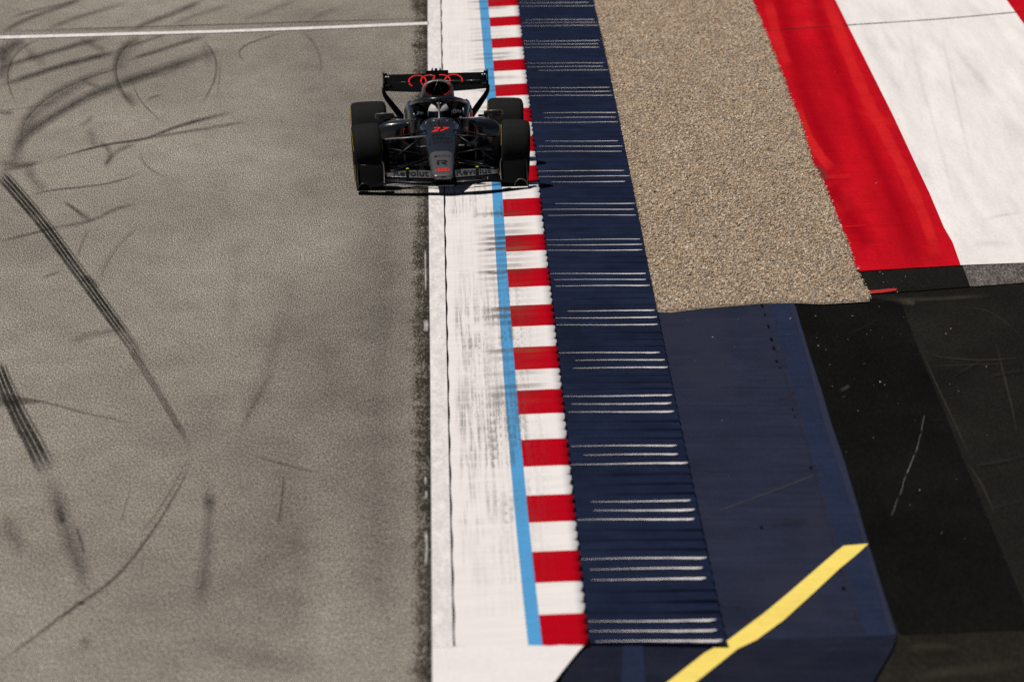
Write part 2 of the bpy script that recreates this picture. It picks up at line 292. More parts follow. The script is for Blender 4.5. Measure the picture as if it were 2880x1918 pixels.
TM = [  # points, width, kind, strength
 (r1([(1560, 335), (1300, 420), (850, 572), (600, 668), (350, 815), (180, 935), (105, 1050), (110, 1170)]), 26, 'soft', .75),
 (r1([(900, 440), (790, 465), (560, 540), (350, 640), (200, 765), (132, 880), (128, 1000)]), (16, 26), 'edge', .62),
 (r1([(700, 500), (450, 640), (260, 770), (170, 900), (110, 1040), (110, 1180)]), (24, 46), 'soft', .42),
 (r1([(-20, 596), (200, 528), (400, 462), (620, 405), (860, 345)]), 16, 'soft', .85),
 (r1([(-20, 480), (120, 430), (300, 378), (480, 325), (760, 250)]), 15, 'soft', .7),
 (r1([(800, 350), (1000, 285), (1200, 215)]), 9, 'soft', .45),
 (r1([(850, 425), (1080, 355), (1250, 300), (1440, 245)]), 12, 'soft', .6),
 (r1([(280, 262), (150, 330), (75, 420), (48, 510), (58, 600), (85, 670), (115, 735)]), (10, 8), 'edge', .75),
 (r1([(180, 262), (60, 340), (-10, 420)]), 40, 'soft', .6),
 (r1([(20, 300), (20, 470), (0, 560)]), 45, 'soft', .5),
 (r1([(960, 245), (870, 300), (812, 370), (785, 465), (800, 560), (830, 630), (880, 700), (925, 745)]), (18, 14), 'edge', .85),
 (r1([(985, 270), (880, 330), (830, 400), (820, 500)]), 34, 'soft', .42),
 (r1([(1375, 262), (1440, 320), (1480, 400), (1492, 470), (1475, 560), (1430, 650), (1395, 720)]), 7, 'soft', .5),
 (r1([(1380, 290), (1430, 380), (1430, 470)]), 26, 'soft', .22),
 (r1([(912, 550), (930, 630), (970, 700), (1030, 765), (1115, 850)]), 6, 'edge', .8),
 (r1([(860, 620), (900, 690), (950, 740)]), 26, 'soft', .35),
 (r1([(1520, 420), (1510, 560), (1490, 700)]), 5, 'soft', .32),
 (r1([(1960, 222), (1830, 262), (1720, 300), (1655, 345), (1650, 385), (1695, 432)]), 6, 'soft', .5),
 (r1([(2080, 215), (2170, 310), (2210, 420), (2210, 520)]), 7, 'soft', .32),
 (r1([(-10, 245), (110, 170), (260, 105), (420, 50), (600, -10)]), 13, 'soft', .55),
 (r1([(40, 140), (180, 90), (430, 30), (600, -15)]), 9, 'soft', .42),
 (r1([(300, 215), (480, 140), (640, 90), (900, 15)]), 13, 'soft', .4),
 (r1([(880, 225), (1000, 165), (1160, 108), (1300, 50), (1420, -10)]), 15, 'soft', .62),
 (r1([(1180, 170), (1400, 90), (1600, 30)]), 12, 'soft', .3),
 (r1([(1640, 150), (1900, 60), (2060, -10)]), 14, 'soft', .25),
 (r1([(2100, 160), (2240, 90), (2352, 50)]), 14, 'soft', .22),
 (r1([(170, 330), (240, 400), (330, 440)]), 26, 'soft', .28),
 (r1([(540, 270), (640, 310), (740, 360)]), 20, 'soft', .4),
 (r1([(540, 540), (620, 580), (700, 600)]), 12, 'soft', .35),
 (r1([(330, 1105), (600, 1030), (780, 990), (1000, 955), (1200, 880), (1380, 828), (1640, 765)]), (5, 12), 'soft', .85),
 (r1([(960, 968), (1150, 930), (1400, 890), (1720, 835)]), (8, 10), 'soft', .5),
 (r1([(600, 880), (640, 960), (660, 1020)]), 28, 'soft', .35),
 (r1([(540, 880), (600, 840), (650, 790)]), 14, 'soft', .3),
 (r1([(680, 960), (760, 1060), (710, 1160)]), 16, 'soft', .42),
 (r1([(720, 1150), (800, 1050), (940, 985)]), 14, 'soft', .38),
 (r1([(965, 1040), (975, 1100), (1010, 1150), (1070, 1190), (1140, 1230)]), 8, 'edge', .62),
 (r1([(180, 1350), (370, 1310), (560, 1290), (740, 1265), (900, 1220), (1010, 1170)]), 6, 'soft', .6),
 (r1([(430, 1385), (500, 1430), (560, 1475), (640, 1525)]), (8, 16), 'soft', .68),
 (r1([(380, 1568), (520, 1545), (640, 1515), (800, 1440), (960, 1400)]), (12, 8), 'soft', .5),
 (r1([(0, 1130), (60, 1130), (130, 1140), (260, 1120)]), 18, 'soft', .45),
 (r1([(-10, 1170), (100, 1160), (300, 1110)]), 12, 'soft', .4),
 (r1([(190, 1130), (230, 1240), (330, 1320)]), 30, 'soft', .38),
 (r1([(-10, 770), (40, 780), (100, 770)]), 14, 'soft', .45),
 (r1([(-10, 760), (180, 745), (420, 700)]), 5, 'soft', .28),
 (r1([(1000, 690), (1070, 665), (1110, 655)]), 8, 'soft', .4),
 (r1([(-5, 1190), (120, 1330), (300, 1545)]) + r2([(530, 290), (640, 440), (800, 660), (960, 880), (1010, 960)]), (40, 38), 'lines', .82),
 (r2([(900, 830), (1000, 985), (1090, 1130), (1190, 1300), (1260, 1420), (1330, 1530)]), (26, 20), 'lines', .42),
 (r2([(560, 330), (640, 375), (680, 420)]), 16, 'soft', .6),
 (r2([(-20, 930), (40, 1090), (130, 1290), (240, 1500)]) + r3([(285, 30), (345, 135)]), (44, 66), 'lines', .8),
 (r2([(60, 1160), (140, 1350), (250, 1560)]), 34, 'soft', .5),
 (r3([(300, 110), (380, 260), (430, 430), (480, 600), (560, 800), (590, 1000)]), (50, 44), 'soft', .42),
 (r3([(400, 345), (415, 420), (430, 490)]), 22, 'soft', .7),
 (r3([(520, 480), (560, 600), (580, 690)]), 10, 'soft', .6),
 (r3([(20, 380), (90, 560), (170, 700)]), 50, 'soft', .3),
 (r2([(200, 1180), (400, 1225), (600, 1280), (900, 1340)]), 6, 'soft', .5),
 (r3([(1340, -20), (1240, 210), (1100, 450), (1000, 595), (850, 785), (690, 930), (540, 1030), (400, 1130), (250, 1245), (120, 1340), (-20, 1440)]), (7, 13), 'soft', .66),
 (r3([(1300, 10), (1180, 240), (1050, 440), (950, 570)]), 8, 'soft', .3),
 (r3([(1415, 130), (1440, 300), (1440, 420), (1430, 540), (1410, 800), (1360, 1120)]), (30, 44), 'soft', .34),
 (r3([(1385, 330), (1440, 330), (1500, 330)]), 36, 'soft', .4),
 (r3([(1955, 140), (1945, 270), (1930, 400), (1912, 505)]), 6, 'soft', .55),
 (r3([(500, 1020), (600, 1018)]), 10, 'soft', .65),
 (r3([(900, 230), (870, 330), (830, 480)]), 5, 'soft', .4),
 (r3([(540, 1270), (640, 1320)]), 34, 'soft', .28),
 (r3([(1700, -10), (1900, 50), (2200, 130)]), 7, 'soft', .4),
 (r2([(-10, 95), (120, 65), (300, 20), (430, -10)]), 8, 'soft', .6),
 (r2([(960, -20), (800, 130), (700, 280), (670, 360)]), (10, 26), 'edge', .4),
 (r2([(610, 0), (560, 120), (530, 210)]), 8, 'soft', .35),
 (r2([(460, 790), (600, 745), (820, 700)]), 22, 'soft', .3),
 (r2([(280, 350), (420, 300)]), 8, 'soft', .35),
 (r2([(1640, 60), (1620, 400), (1560, 800)]), 40, 'soft', .10),
 (r2([(1960, 560), (1850, 950), (1650, 1420)]), 46, 'soft', .17),
 (r2([(2000, 300), (2000, 560), (2080, 820)]), 90, 'soft', .15),
 (r2([(1900, 950), (1780, 1160), (1640, 1420)]), 14, 'soft', .2),
 (r2([(2150, 500), (2250, 900), (2300, 1300)]), 90, 'soft', .15),
 (r3([(2000, 300), (2050, 800), (2000, 1400)]), 110, 'soft', .15),
 (r3([(900, 1500), (1500, 1350), (2300, 1500)]), 80, 'soft', .14),
 ([(1060, -40), (1090, 400), (1080, 900), (1060, 1400), (1080, 1960)], 230, 'soft', .3),
 ([(700, 1960), (760, 1500), (860, 1150), (900, 900)], 260, 'soft', .16), ([(300, 1960), (480, 1750), (700, 1600), (1000, 1500)], 240, 'soft', .10), ([(860, -40), (900, 300), (880, 700)], 170, 'soft', .14),
 ([(0, 87), (400, 76), (800, 64), (1200, 52)], 3, 'flat', .75),
 ([(0, 90), (300, 84), (600, 76)], 3, 'soft', .45),
]
for pts, w, kind, st in TM:
    if kind == 'soft': w = tuple(q * 1.5 for q in w) if isinstance(w, tuple) else w * 1.5
    ribbon('tyre_mark', pts, w, M['mark_' + kind], track, min(1, st * 1.1), (0.2, 0.2) if kind != 'lines' else (0.05, 0.22))
ribbon('tyre_mark', r2([(-40, 1182), (40, 1186), (150, 1192), (250, 1196), (345, 1198)]), (52, 3), M['mark_flat'], track, 0.62, (0, 0.25))
ribbon('dirt_band', [(1174, -30), (1178, 300), (1182, 600), (1180, 900), (1182, 1200), (1186, 1500), (1186, 1700), (1185, 1960)], (66, 86), M['dirt'], track, 0.9, (0, 0))
ribbon('dirt_band', [(1196, -30), (1197, 300), (1199, 600), (1200, 900), (1204, 1200), (1207, 1500), (1207, 1700), (1208, 1960)], (12, 22), M['mark_flat'], track, 0.4, (0, 0))
ribbon('oil_stain', [(1010, 1130), (1040, 1124), (1065, 1122)], 6, M['mark_soft'], track, 0.5)

# ------------------------------------------------------------------ kerb
reds = [(45.4, 70.9), (104.6, 131.4), (165.8, 195.9), (234.2, 266.6), (302, 342), (380.5, 423.8), (463, 509), (554, 603), (656, 701), (750, 801),
        (852, 911), (968.6, 1032), (1089, 1156), (1227, 1302), (1383, 1458.6), (1540, 1627), (1716.5, 1801)]
bounds = []
for a, b_ in reds[::-1]: bounds += [P(1540, b_, 0.045).y, P(1530, a, 0.045).y]      # near -> far: red starts, red ends (white follows)
per = bounds[4] - bounds[2]; per = (bounds[-2] - bounds[4]) / ((len(bounds) - 2 - 4) / 2)
last = bounds[-1]
while last < YT - per: bounds += [last + per * 0.5, last + per]; last += per
KH = 0.034
SHEAR = 0.22
def kerb_z(u, s, amp=1.0):
    return 0.004 + KH * u + amp * 0.034 * min(1.0, max(0.0, (u - 0.10) / 0.8)) * abs(math.sin(math.pi * s)) ** 0.5
kerb = bpy.data.objects.new('kerb', None); C.objects.link(kerb)
structure(kerb, 'ridged trackside kerb painted white, light blue and red', 'kerb')
def kerb_strip(name, y0, y1, n_r, ua, ub, xa, xb, mat, parent, scallop=False, ny=10, nx=5, smear=(0, 0, 0), rub=0.0, soft=False):
    v, f, at = [], [], []
    k = n_r * ny
    for i in range(k + 1):
        s = i / ny; y = y0 + (y1 - y0) * i / k
        for j in range(nx + 1):
            t = j / nx; x = xa(y) + (xb(y) - xa(y)) * t; u = ua + (ub - ua) * t
            if scallop and j == nx: x += 0.028 * (abs(math.sin(math.pi * s)) ** 0.7 - 0.7) + 0.003 * math.sin(i * 2.1 + y)
            yy = y - SHEAR * u
            if i in (0, k): yy += 0.03 * math.sin(x * 17 + y * 3) + 0.02 * math.sin(x * 41 + y)
            if soft and j in (0, nx): x += 0.0035 * math.sin(i * 1.9 + y * 5) 
            v.append((x, yy, kerb_z(u, s))); at.append((u, s % 1.0, 0))
    w = nx + 1
    for i in range(k):
        for j in range(nx): f.append((i * w + j, i * w + j + 1, (i + 1) * w + j + 1, (i + 1) * w + j))
    if ub >= 0.999:                                # outer face dropping to the apron
        base = len(v)
        for i in range(k + 1):
            p = v[i * w + nx]; v.append((p[0] + 0.004, p[1], -0.03)); at.append((1, 0, 0))
        for i in range(k): f.append((i * w + nx, base + i, base + i + 1, (i + 1) * w + nx))
    o = mesh(name, v, f, mat, parent, True)
    a = o.data.attributes.new('kerb', 'FLOAT_VECTOR', 'POINT')
    a.data.foreach_set('vector', [c for q in at for c in q])
    wv = []
    for i in range(k + 1):
        for j in range(w): wv += [smear[min(int(i / ny), n_r - 1)], rub, 0]
    wv += [0] * (3 * (len(v) - (k + 1) * w))
    o.data.attributes.new('wear', 'FLOAT_VECTOR', 'POINT').data.foreach_set('vector', wv)
    return o
U2, U3 = 0.46, 0.57
# wear read off the photograph, block by block from the near end: smears on the near, middle and far ridge; rubber laid on the white slab
SMEAR = {0: (0, 0, 0), 2: (0, 0, .05), 8: (.1, .25, .5), 9: (.55, .1, .45), 10: (.15, .4, .8), 11: (.1, .1, .1), 12: (.5, .7, .9), 13: (.1, .15, .25), 14: (.3, .45, 1.0), 15: (.5, .35, .35), 16: (1.0, .85, .85), 17: (.45, .4, .1), 18: (.7, .15, .1)}
RUB = {1: .1, 2: .25, 3: .3, 4: .65, 5: .55, 6: 1.0, 7: 1.0, 8: .9, 9: .6, 10: .6, 11: .95, 12: .9, 13: .5, 14: .3, 15: .12, 16: .2, 17: .15, 18: .85, 19: .5}
for i in range(len(bounds) - 1):
    red = i % 2 == 0
    sm_ = SMEAR.get(i, (0, 0, 0) if i < 8 else tuple(random.choice((0.05, 0.2, 0.5)) for _ in range(3))); rb_ = RUB.get(i, 0.0 if i < 2 else 0.15)
    kw = dict(smear=sm_, rub=rb_)
    kerb_strip('red_kerb_block' if red else 'white_kerb_block', bounds[i], bounds[i + 1], 3, U3, 1.0, L3, L4, M['kerb_red'] if red else M['kerb_white'], kerb, True, **kw)
    kerb_strip('blue_stripe', bounds[i], bounds[i + 1], 3, U2, U3, L2, L3, M['kerb_blue'], kerb, nx=2, soft=True, **kw)
    kerb_strip('white_kerb_slab', bounds[i], bounds[i + 1], 3, 0.0, U2, lambda y: L1(y) + 0.009 + 0.004 * math.sin(y * 2.3), L2, M['kerb_white'], kerb, nx=6, **kw)
# painted ramp closing the near end of the kerb
v = []; yb = bounds[0]
ya = P(1500, 2010).y
for i in range(13):
    t = i / 12; y = yb - 0.03 + (ya - yb) * t
    xr = L4(yb) + (P(1490, 2010).x - L4(yb)) * (0.15 * t + 0.85 * t ** 0.9)
    xl = L0(y) + (0.0 if i else 0.0)
    for j in range(9):
        u = j / 8; x = xl + (xr - xl) * u
        v.append((x, y, 0.007 + KH * max(0, u - 0.18) * (1 - t) ** 1.3))
f = [(i * 9 + j, i * 9 + j + 1, (i + 1) * 9 + j + 1, (i + 1) * 9 + j) for i in range(12) for j in range(8)]
mesh('end_ramp', v, f, M['ramp_white'], kerb, True)

# ------------------------------------------------------------------ ridged apron behind the kerb
apron = bpy.data.objects.new('apron', None); C.objects.link(apron)
structure(apron, 'ridged navy apron between the kerb and the gravel with thin white lines', 'apron')
def apron_base(u): return 0.024 + 0.008 * u
_yk = [P(1800, 1800).y, P(1700, 1100).y, P(1700, 700).y, P(1600, 200).y]
def ridge_h(u, y): return (0.004 + 0.020 * u) * float(np.interp(y, _yk, [1.15, 0.75, 0.40, 0.34]))
APR_END = P(1850, 1806).y
for i in range(len(bounds) - 1):
    y0, y1 = bounds[i], bounds[i + 1]
    v, f = [], []; NX = 28
    for k in range(3):
        a = y0 + (y1 - y0) * k / 3; b_ = y0 + (y1 - y0) * (k + 1) / 3
        off = len(v)
        for (yy, hf) in ((a, 0.0), (a + (0.045 if i % 2 == 0 else 0.010), 1.0), (a * 0.55 + b_ * 0.45, 0.5), (b_, 0.0)):
            for j in range(NX + 1):
                u = j / NX; x0 = L4(yy) - 0.03; x1 = L5(yy) + 0.01
                v.append((x0 + (x1 - x0) * u, yy + 0.025 * math.sin(u * 5 + i * 1.7 + k) - SHEAR * 0.5 * u, apron_base(u) + ridge_h(u, yy) * hf))
        for r_ in range(3):
            for j in range(NX):
                q = off + r_ * (NX + 1) + j; f.append((q, q + 1, q + NX + 2, q + NX + 1))
    mesh('apron_slab', v, f, M['apron'], apron)
    if i % 2 == 0:                                  # the three ridge faces beside every red block are painted white
        for k in range(3):
            a = y0 + (y1 - y0) * k / 3; v, f = [], []; NS = 60
            us = random.choice((0.02, 0.03, 0.05, 0.08, 0.16)) + random.uniform(0, 0.03); ue = random.uniform(0.93, 0.995)
            thick = random.uniform(0.5, 0.85) * float(np.interp(a, _yk, [1.0, 0.95, 0.8, 0.5])); ph = random.uniform(0, 6)
            for j in range(NS + 1):
                u = us + (ue - us) * j / NS; x0 = L4(a) - 0.03; x1 = L5(a) + 0.01; x = x0 + (x1 - x0) * u
                ya_ = a + 0.025 * math.sin(u * 5 + i * 1.7 + k) - SHEAR * 0.5 * u
                h = ridge_h(u, a); t = (u - us) / (ue - us)
                wv = 0.5 + 0.5 * math.sin(u * 9 + ph) * math.sin(u * 29 + 2 * ph)
                cover = thick * (0.14 + 0.80 * t) * min(1, (1 - t) * 14 + 0.35) * (0.75 + 0.25 * wv)
                lo_ = 1.0 - cover
                v += [(x, ya_ + 0.045 * lo_ - 0.003, apron_base(u) + h * lo_ + 0.0028), (x, ya_ + 0.044, apron_base(u) + h + 0.0035), (x, ya_ + 0.048 + 0.012 * cover, apron_base(u) + h + 0.002)]
            for j in range(NS):
                for r_ in range(2): f.append((j * 3 + r_, j * 3 + 3 + r_, j * 3 + 4 + r_, j * 3 + 1 + r_))
            mesh('white_ridge_line', v, f, M['ridge_white'], apron)

# ------------------------------------------------------------------ run-off area right of the apron
run = [(L5(y), y) for y in np.linspace(YT, YB, 30)]
runoff = structure(sheet('runoff', [(L4(YT) , YT), (160, YT), (160, YB), (L4(YB), YB), (P(1640, 1801).x - 1.2, P(1500, 1990).y)] + [(L4(y), y) for y in np.linspace(P(1500, 1990).y, YT, 20)][:-1], -0.02, M['runoff'], px=False),
                   'dark olive asphalt run-off area right of the gravel', 'runoff')
sheet('worn_patch', [(1700, 1990), (2460, 1900), (2528, 1776), (2700, 1772), (2900, 1764), (3300, 1740), (3300, 2150), (1700, 2150)], -0.012, M['runoff_brown'], runoff)
sheet('dark_patch', [(2200, 830), (2330, 830), (2450, 835), (2536, 852), (2550, 895), (2565, 934), (2606, 1040), (2655, 1154), (2704, 1280), (2777, 1453), (2834, 1588), (2890, 1720), (2905, 1770),
                       (2700, 1776), (2530, 1783), (2440, 1550), (2300, 1100)], -0.008, M['black_patch'], runoff)
navy_r = [(2234, 852), (2250, 905), (2275, 987), (2312, 1101), (2340, 1195), (2373, 1290), (2410, 1413), (2446, 1539), (2483, 1658), (2522, 1780), (2520, 1800), (2508, 1829), (2455, 1918), (2400, 2010)]
sheet('navy_runoff', [(1560, 2010), (1700, 1600), (1800, 850), (1845, 858), (1888, 858), (1968, 850), (2140, 835)] + [(2230, 835)] + navy_r[1:], 0.0, M['navy'], runoff)
sl = [(2163, 852), (2178, 905), (2197, 966), (2242, 1122), (2279, 1260), (2300, 1330), (2353, 1523), (2438, 1788)]
sr = [(2500, 1786), (2463, 1645), (2395, 1420), (2344, 1280), (2312, 1175), (2259, 979), (2234, 900), (2218, 852)]
sheet('navy_strip', sl + sr, 0.004, M['navy_strip'], runoff)
ed = [(2221, 852), (2237, 900), (2262, 979), (2315, 1175), (2347, 1280), (2398, 1420), (2466, 1645), (2503, 1784)]
sheet('navy_edge', ed + [(2520, 1782), (2481, 1658), (2444, 1539), (2408, 1413), (2371, 1290), (2338, 1195), (2310, 1101), (2273, 987), (2248, 905), (2232, 853)], 0.004, M['navy_edge'], runoff)
sheet('navy_band', [(1652, 1803), (1850, 1795), (2090, 1797), (2300, 1794), (2521, 1786), (2518, 1802), (2507, 1829), (2455, 1918), (2395, 2015), (1556, 2015), (1580, 1905), (1614, 1857)], 0.006, M['navy_dark'], runoff)
sheet('navy_strip', [(1752, 1806), (1808, 1806), (1815, 1918), (1818, 2015), (1745, 2015), (1748, 1918)], 0.009, M['navy_strip'], runoff)
yl = [(2373, 1532), (2442.4, 1526), (2410, 1556), (2361, 1596), (2295, 1658), (2206, 1739), (2128, 1796), (2075, 1821), (1953, 1918), (1860, 1992), (1770, 1992), (1870, 1920), (1920, 1881), (1981, 1833), (2046, 1798), (2149, 1721), (2218, 1664), (2353, 1547)]
sheet('yellow_line', yl, 0.012, M['yellow'], runoff)
for q in [(545, 540), (565, 600), (588, 680), (608, 770), (625, 830), (645, 920), (668, 965), (755, 1250), (770, 1302)]:
    x, y = 1920 + q[0] / 2.45, 640 + q[1] / 2.45; w, h = random.uniform(2, 5), random.uniform(2.5, 5)
    sheet('drain_slot', [(x - w, y - h), (x + w, y - h * .8), (x + w + 1, y + h), (x - w + 2, y + h * .7)], 0.0052, M['slot'], runoff)
for q in [(1080, 830, 2), (1105, 920, 5), (540, 500, 4), (880, 90, 4)]:
    x, y = 1920 + q[0] / 2.45, 1278 + q[1] / 2.45; w = q[2]
    sheet('drain_slot', [(x - w, y - w * .8), (x + w, y - w), (x + w + 1, y + w), (x - w + 2, y + w * .7)], 0.0052, M['slot'], runoff)
ribbon('seam', [(2142, 860), (2180, 975), (2230, 1130), (2270, 1260), (2330, 1480), (2420, 1780)], 7, M['mark_soft'], runoff, 0.35, (0, 0), 0.3, 0.0048)
sheet('seam', [(1899, 1180), (1902, 1180), (1951, 1372), (1988, 1539), (2032, 1782), (2027, 1782), (1984, 1539), (1948, 1372)], 0.012, M['slot'], runoff)
ribbon('scuff', [(2010, 1440), (2120, 1400), (2200, 1370), (2300, 1332)], 8, M['scuff'], runoff, 0.35, z=0.0058)
ribbon('scuff', [(2160, 1480), (2240, 1465), (2275, 1460)], 22, M['mark_soft'], runoff, 0.4, z=0.0064)
ribbon('scuff', [(2180, 1125), (2225, 1110), (2240, 1090)], 14, M['mark_soft'], runoff, 0.45, z=0.0064)
sc_ = [(2600, 1166), (2597, 1180), (2593, 1198), (2591, 1215), (2585, 1235), (2582, 1250), (2574, 1276), (2568, 1290), (2557, 1314), (2550, 1334), (2541, 1354), (2538, 1370), (2528, 1396), (2521, 1412), (2514, 1432), (2506, 1453)]
for q in range(0, 15, 3): ribbon('scratch', [(x + random.uniform(-1.6, 1.6), y) for x, y in sc_[q:q + 4]], (random.uniform(2, 3), random.uniform(2.5, 4.5)), M['scratch'], runoff, random.uniform(0.55, 1.0), (0.1, 0.1), 0.3, -0.003)
for pts, w, st in [([(2590, 980), (2640, 1002), (2760, 1012), (2880, 1005)], 5, .5), ([(2800, 960), (2815, 1020), (2830, 1080), (2850, 1160), (2862, 1230)], 7, .55), ([(2600, 1030), (2700, 1026), (2880, 1020)], 3, .45),
                   ([(2520, 845), (2560, 850), (2575, 856)], 22, .8), ([(2460, 840), (2600, 842), (2800, 830)], 16, .45), ([(2700, 860), (2790, 880), (2880, 950)], 5, .3),
                   ([(2720, 1300), (2760, 1360), (2800, 1450)], 9, .5), ([(2585, 965), (2620, 1050), (2690, 1200), (2740, 1310)], 7, .5), ([(2360, 1100), (2380, 1090), (2390, 1082)], 14, .7), ([(2365, 1118), (2380, 1113)], 6, .8),
                   ([(2540, 1830), (2600, 1815), (2700, 1820)], 30, .3), ([(2560, 1905), (2700, 1885), (2880, 1870)], 40, .3)]:
    ribbon('scuff', pts, w, M['scuff'], runoff, st * 0.6, (0.3, 0.3), z=-0.004)
for pts, w, st in [([(2780, 1060), (2830, 1048), (2890, 1040)], 12, .7), ([(2680, 1060), (2740, 1025), (2780, 1000)], 10, .5), ([(2380, 940), (2430, 920), (2480, 890)], 9, .4), ([(2720, 1310), (2800, 1300), (2890, 1280)], 14, .6), ([(2790, 1430), (2840, 1415), (2890, 1405)], 12, .5)]:
    ribbon('tyre_mark', pts, w, M['mark_soft'], runoff, st, (0.25, 0.25), z=-0.0035)

gr_right = [(2114, 0), (2149, 86), (2206, 229), (2255, 359), (2287, 461), (2308, 500), (2350, 603), (2389, 703), (2408, 764), (2446, 829)]
red_right = [(2702, 746), (2679, 681), (2655, 640), (2614, 543), (2573, 457), (2512, 326), (2451, 204), (2385, 73), (2349, 0), (2315, -60), (2230, -180)]
red_left = [(2010, -180), (2085, -60), (2114, 0), (2148, 86), (2205, 229), (2254, 359), (2286, 461), (2308, 510), (2349, 603), (2388, 703), (2407, 763)]
red_band = sheet('red_band', red_left + [(2550, 754.5), (2702, 746)] + red_right[1:], -0.006, M['band_red'], runoff)
wr = [(2880, 739), (3200, 726), (3200, 640), (2880, 69), (2855, 34), (2830, 0), (2795, -50), (2700, -180)]
sheet('white_band', [(2702, 745.6)] + wr + red_right[::-1][:-1], -0.006, M['band_white'], runoff)
sheet('red_band', [(2700, -180), (2795, -50), (2830, 0), (2855, 34), (2880, 69), (3200, 640), (3400, 600), (3300, -180)], -0.006, M['band_red'], runoff)
sheet('edge_patch', [(2409, 766), (2550, 757), (2704, 748.5), (2712, 752), (2728, 806), (2600, 816), (2448, 827)], -0.010, M['runoff'], runoff)
sheet('coarse_patch', [(2707, 748), (2880, 741), (3200, 728), (3200, 775), (2880, 795), (2729, 806)], -0.009, M['grey_patch'], runoff)
sheet('red_spill', [(2411, 770), (2416, 776), (2428, 806), (2440, 818), (2500, 812), (2523, 811), (2521, 817), (2480, 823), (2440, 826), (2430, 815)], -0.005, M['red_spill'], runoff)
ribbon('joint', [(2148, 87), (2260, 79), (2385, 71), (2640, 54), (2880, 33), (3000, 25)], 3.2, M['mark_flat'], runoff, 1.0, (0.02, 0), z=-0.002)
for pts, w, st in [([(2470, 60), (2500, 110), (2530, 165)], 10, .2), ([(2650, 60), (2680, 130), (2760, 230), (2820, 290)], 12, .2), ([(2540, 0), (2580, 190), (2640, 400), (2700, 620)], 6, .16),
                   ([(2640, 60), (2700, 330), (2740, 500)], 5, .2), ([(2760, 620), (2820, 605), (2880, 596)], 5, .25), ([(2720, 690), (2800, 684), (2860, 690)], 10, .2), ([(2800, 300), (2860, 420), (2890, 500)], 20, .15), ([(2395, 0), (2440, 100), (2520, 250), (2560, 370)], 20, .12)]:
    ribbon('scuff', pts, w * 3, M['mark_soft'], runoff, st * 0.55, (0.3, 0.3), z=-0.0025)
darkred = mark_mat('dark_red_paint_stroke', [(0, 0), (0.35, 0.7), (0.5, 1), (0.65, 0.7), (1, 0)], (0.38, 0.0015, 0.008), (0.1, 0.9))
litered = mark_mat('light_red_paint_stroke', [(0, 0), (0.2, 0.9), (0.5, 1), (0.8, 0.9), (1, 0)], (0.78, 0.022, 0.026), (0.1, 0.9))
greyrub = mark_mat('paint_rubbed_grey', [(0, 0), (0.5, 1), (1, 0)], (0.14, 0.05, 0.05), (0.1, 0.9))
for pts, w, mm, st in [([(2185, -60), (2200, 40), (2235, 170), (2290, 330), (2330, 420), (2370, 470)], (70, 80), darkred, .5), ([(2280, -60), (2310, 60), (2380, 250), (2440, 400), (2510, 560), (2560, 680), (2590, 750)], (60, 75), darkred, .5),
                       ([(2330, 520), (2365, 570), (2410, 640), (2440, 700)], 80, darkred, .6), ([(2160, 0), (2190, 120), (2220, 190)], 34, litered, .8), ([(2240, 300), (2270, 380), (2300, 430), (2340, 480)], 34, litered, .9),
                       ([(2310, -40), (2350, 60), (2420, 240), (2500, 400), (2560, 520), (2610, 640), (2640, 740)], 40, litered, .9),
                       ([(2300, 500), (2350, 498), (2400, 495)], 14, litered, .5), ([(2360, 640), (2400, 636), (2440, 634)], 6, litered, .4), ([(2290, 465), (2310, 485), (2330, 508)], 26, greyrub, .9)]:
    ribbon('paint_stroke', pts, w, mm, runoff, st, (0.1, 0.1), 0.1)
    bpy.data.objects[runoff.children[-1].name].location.z = -0.0055

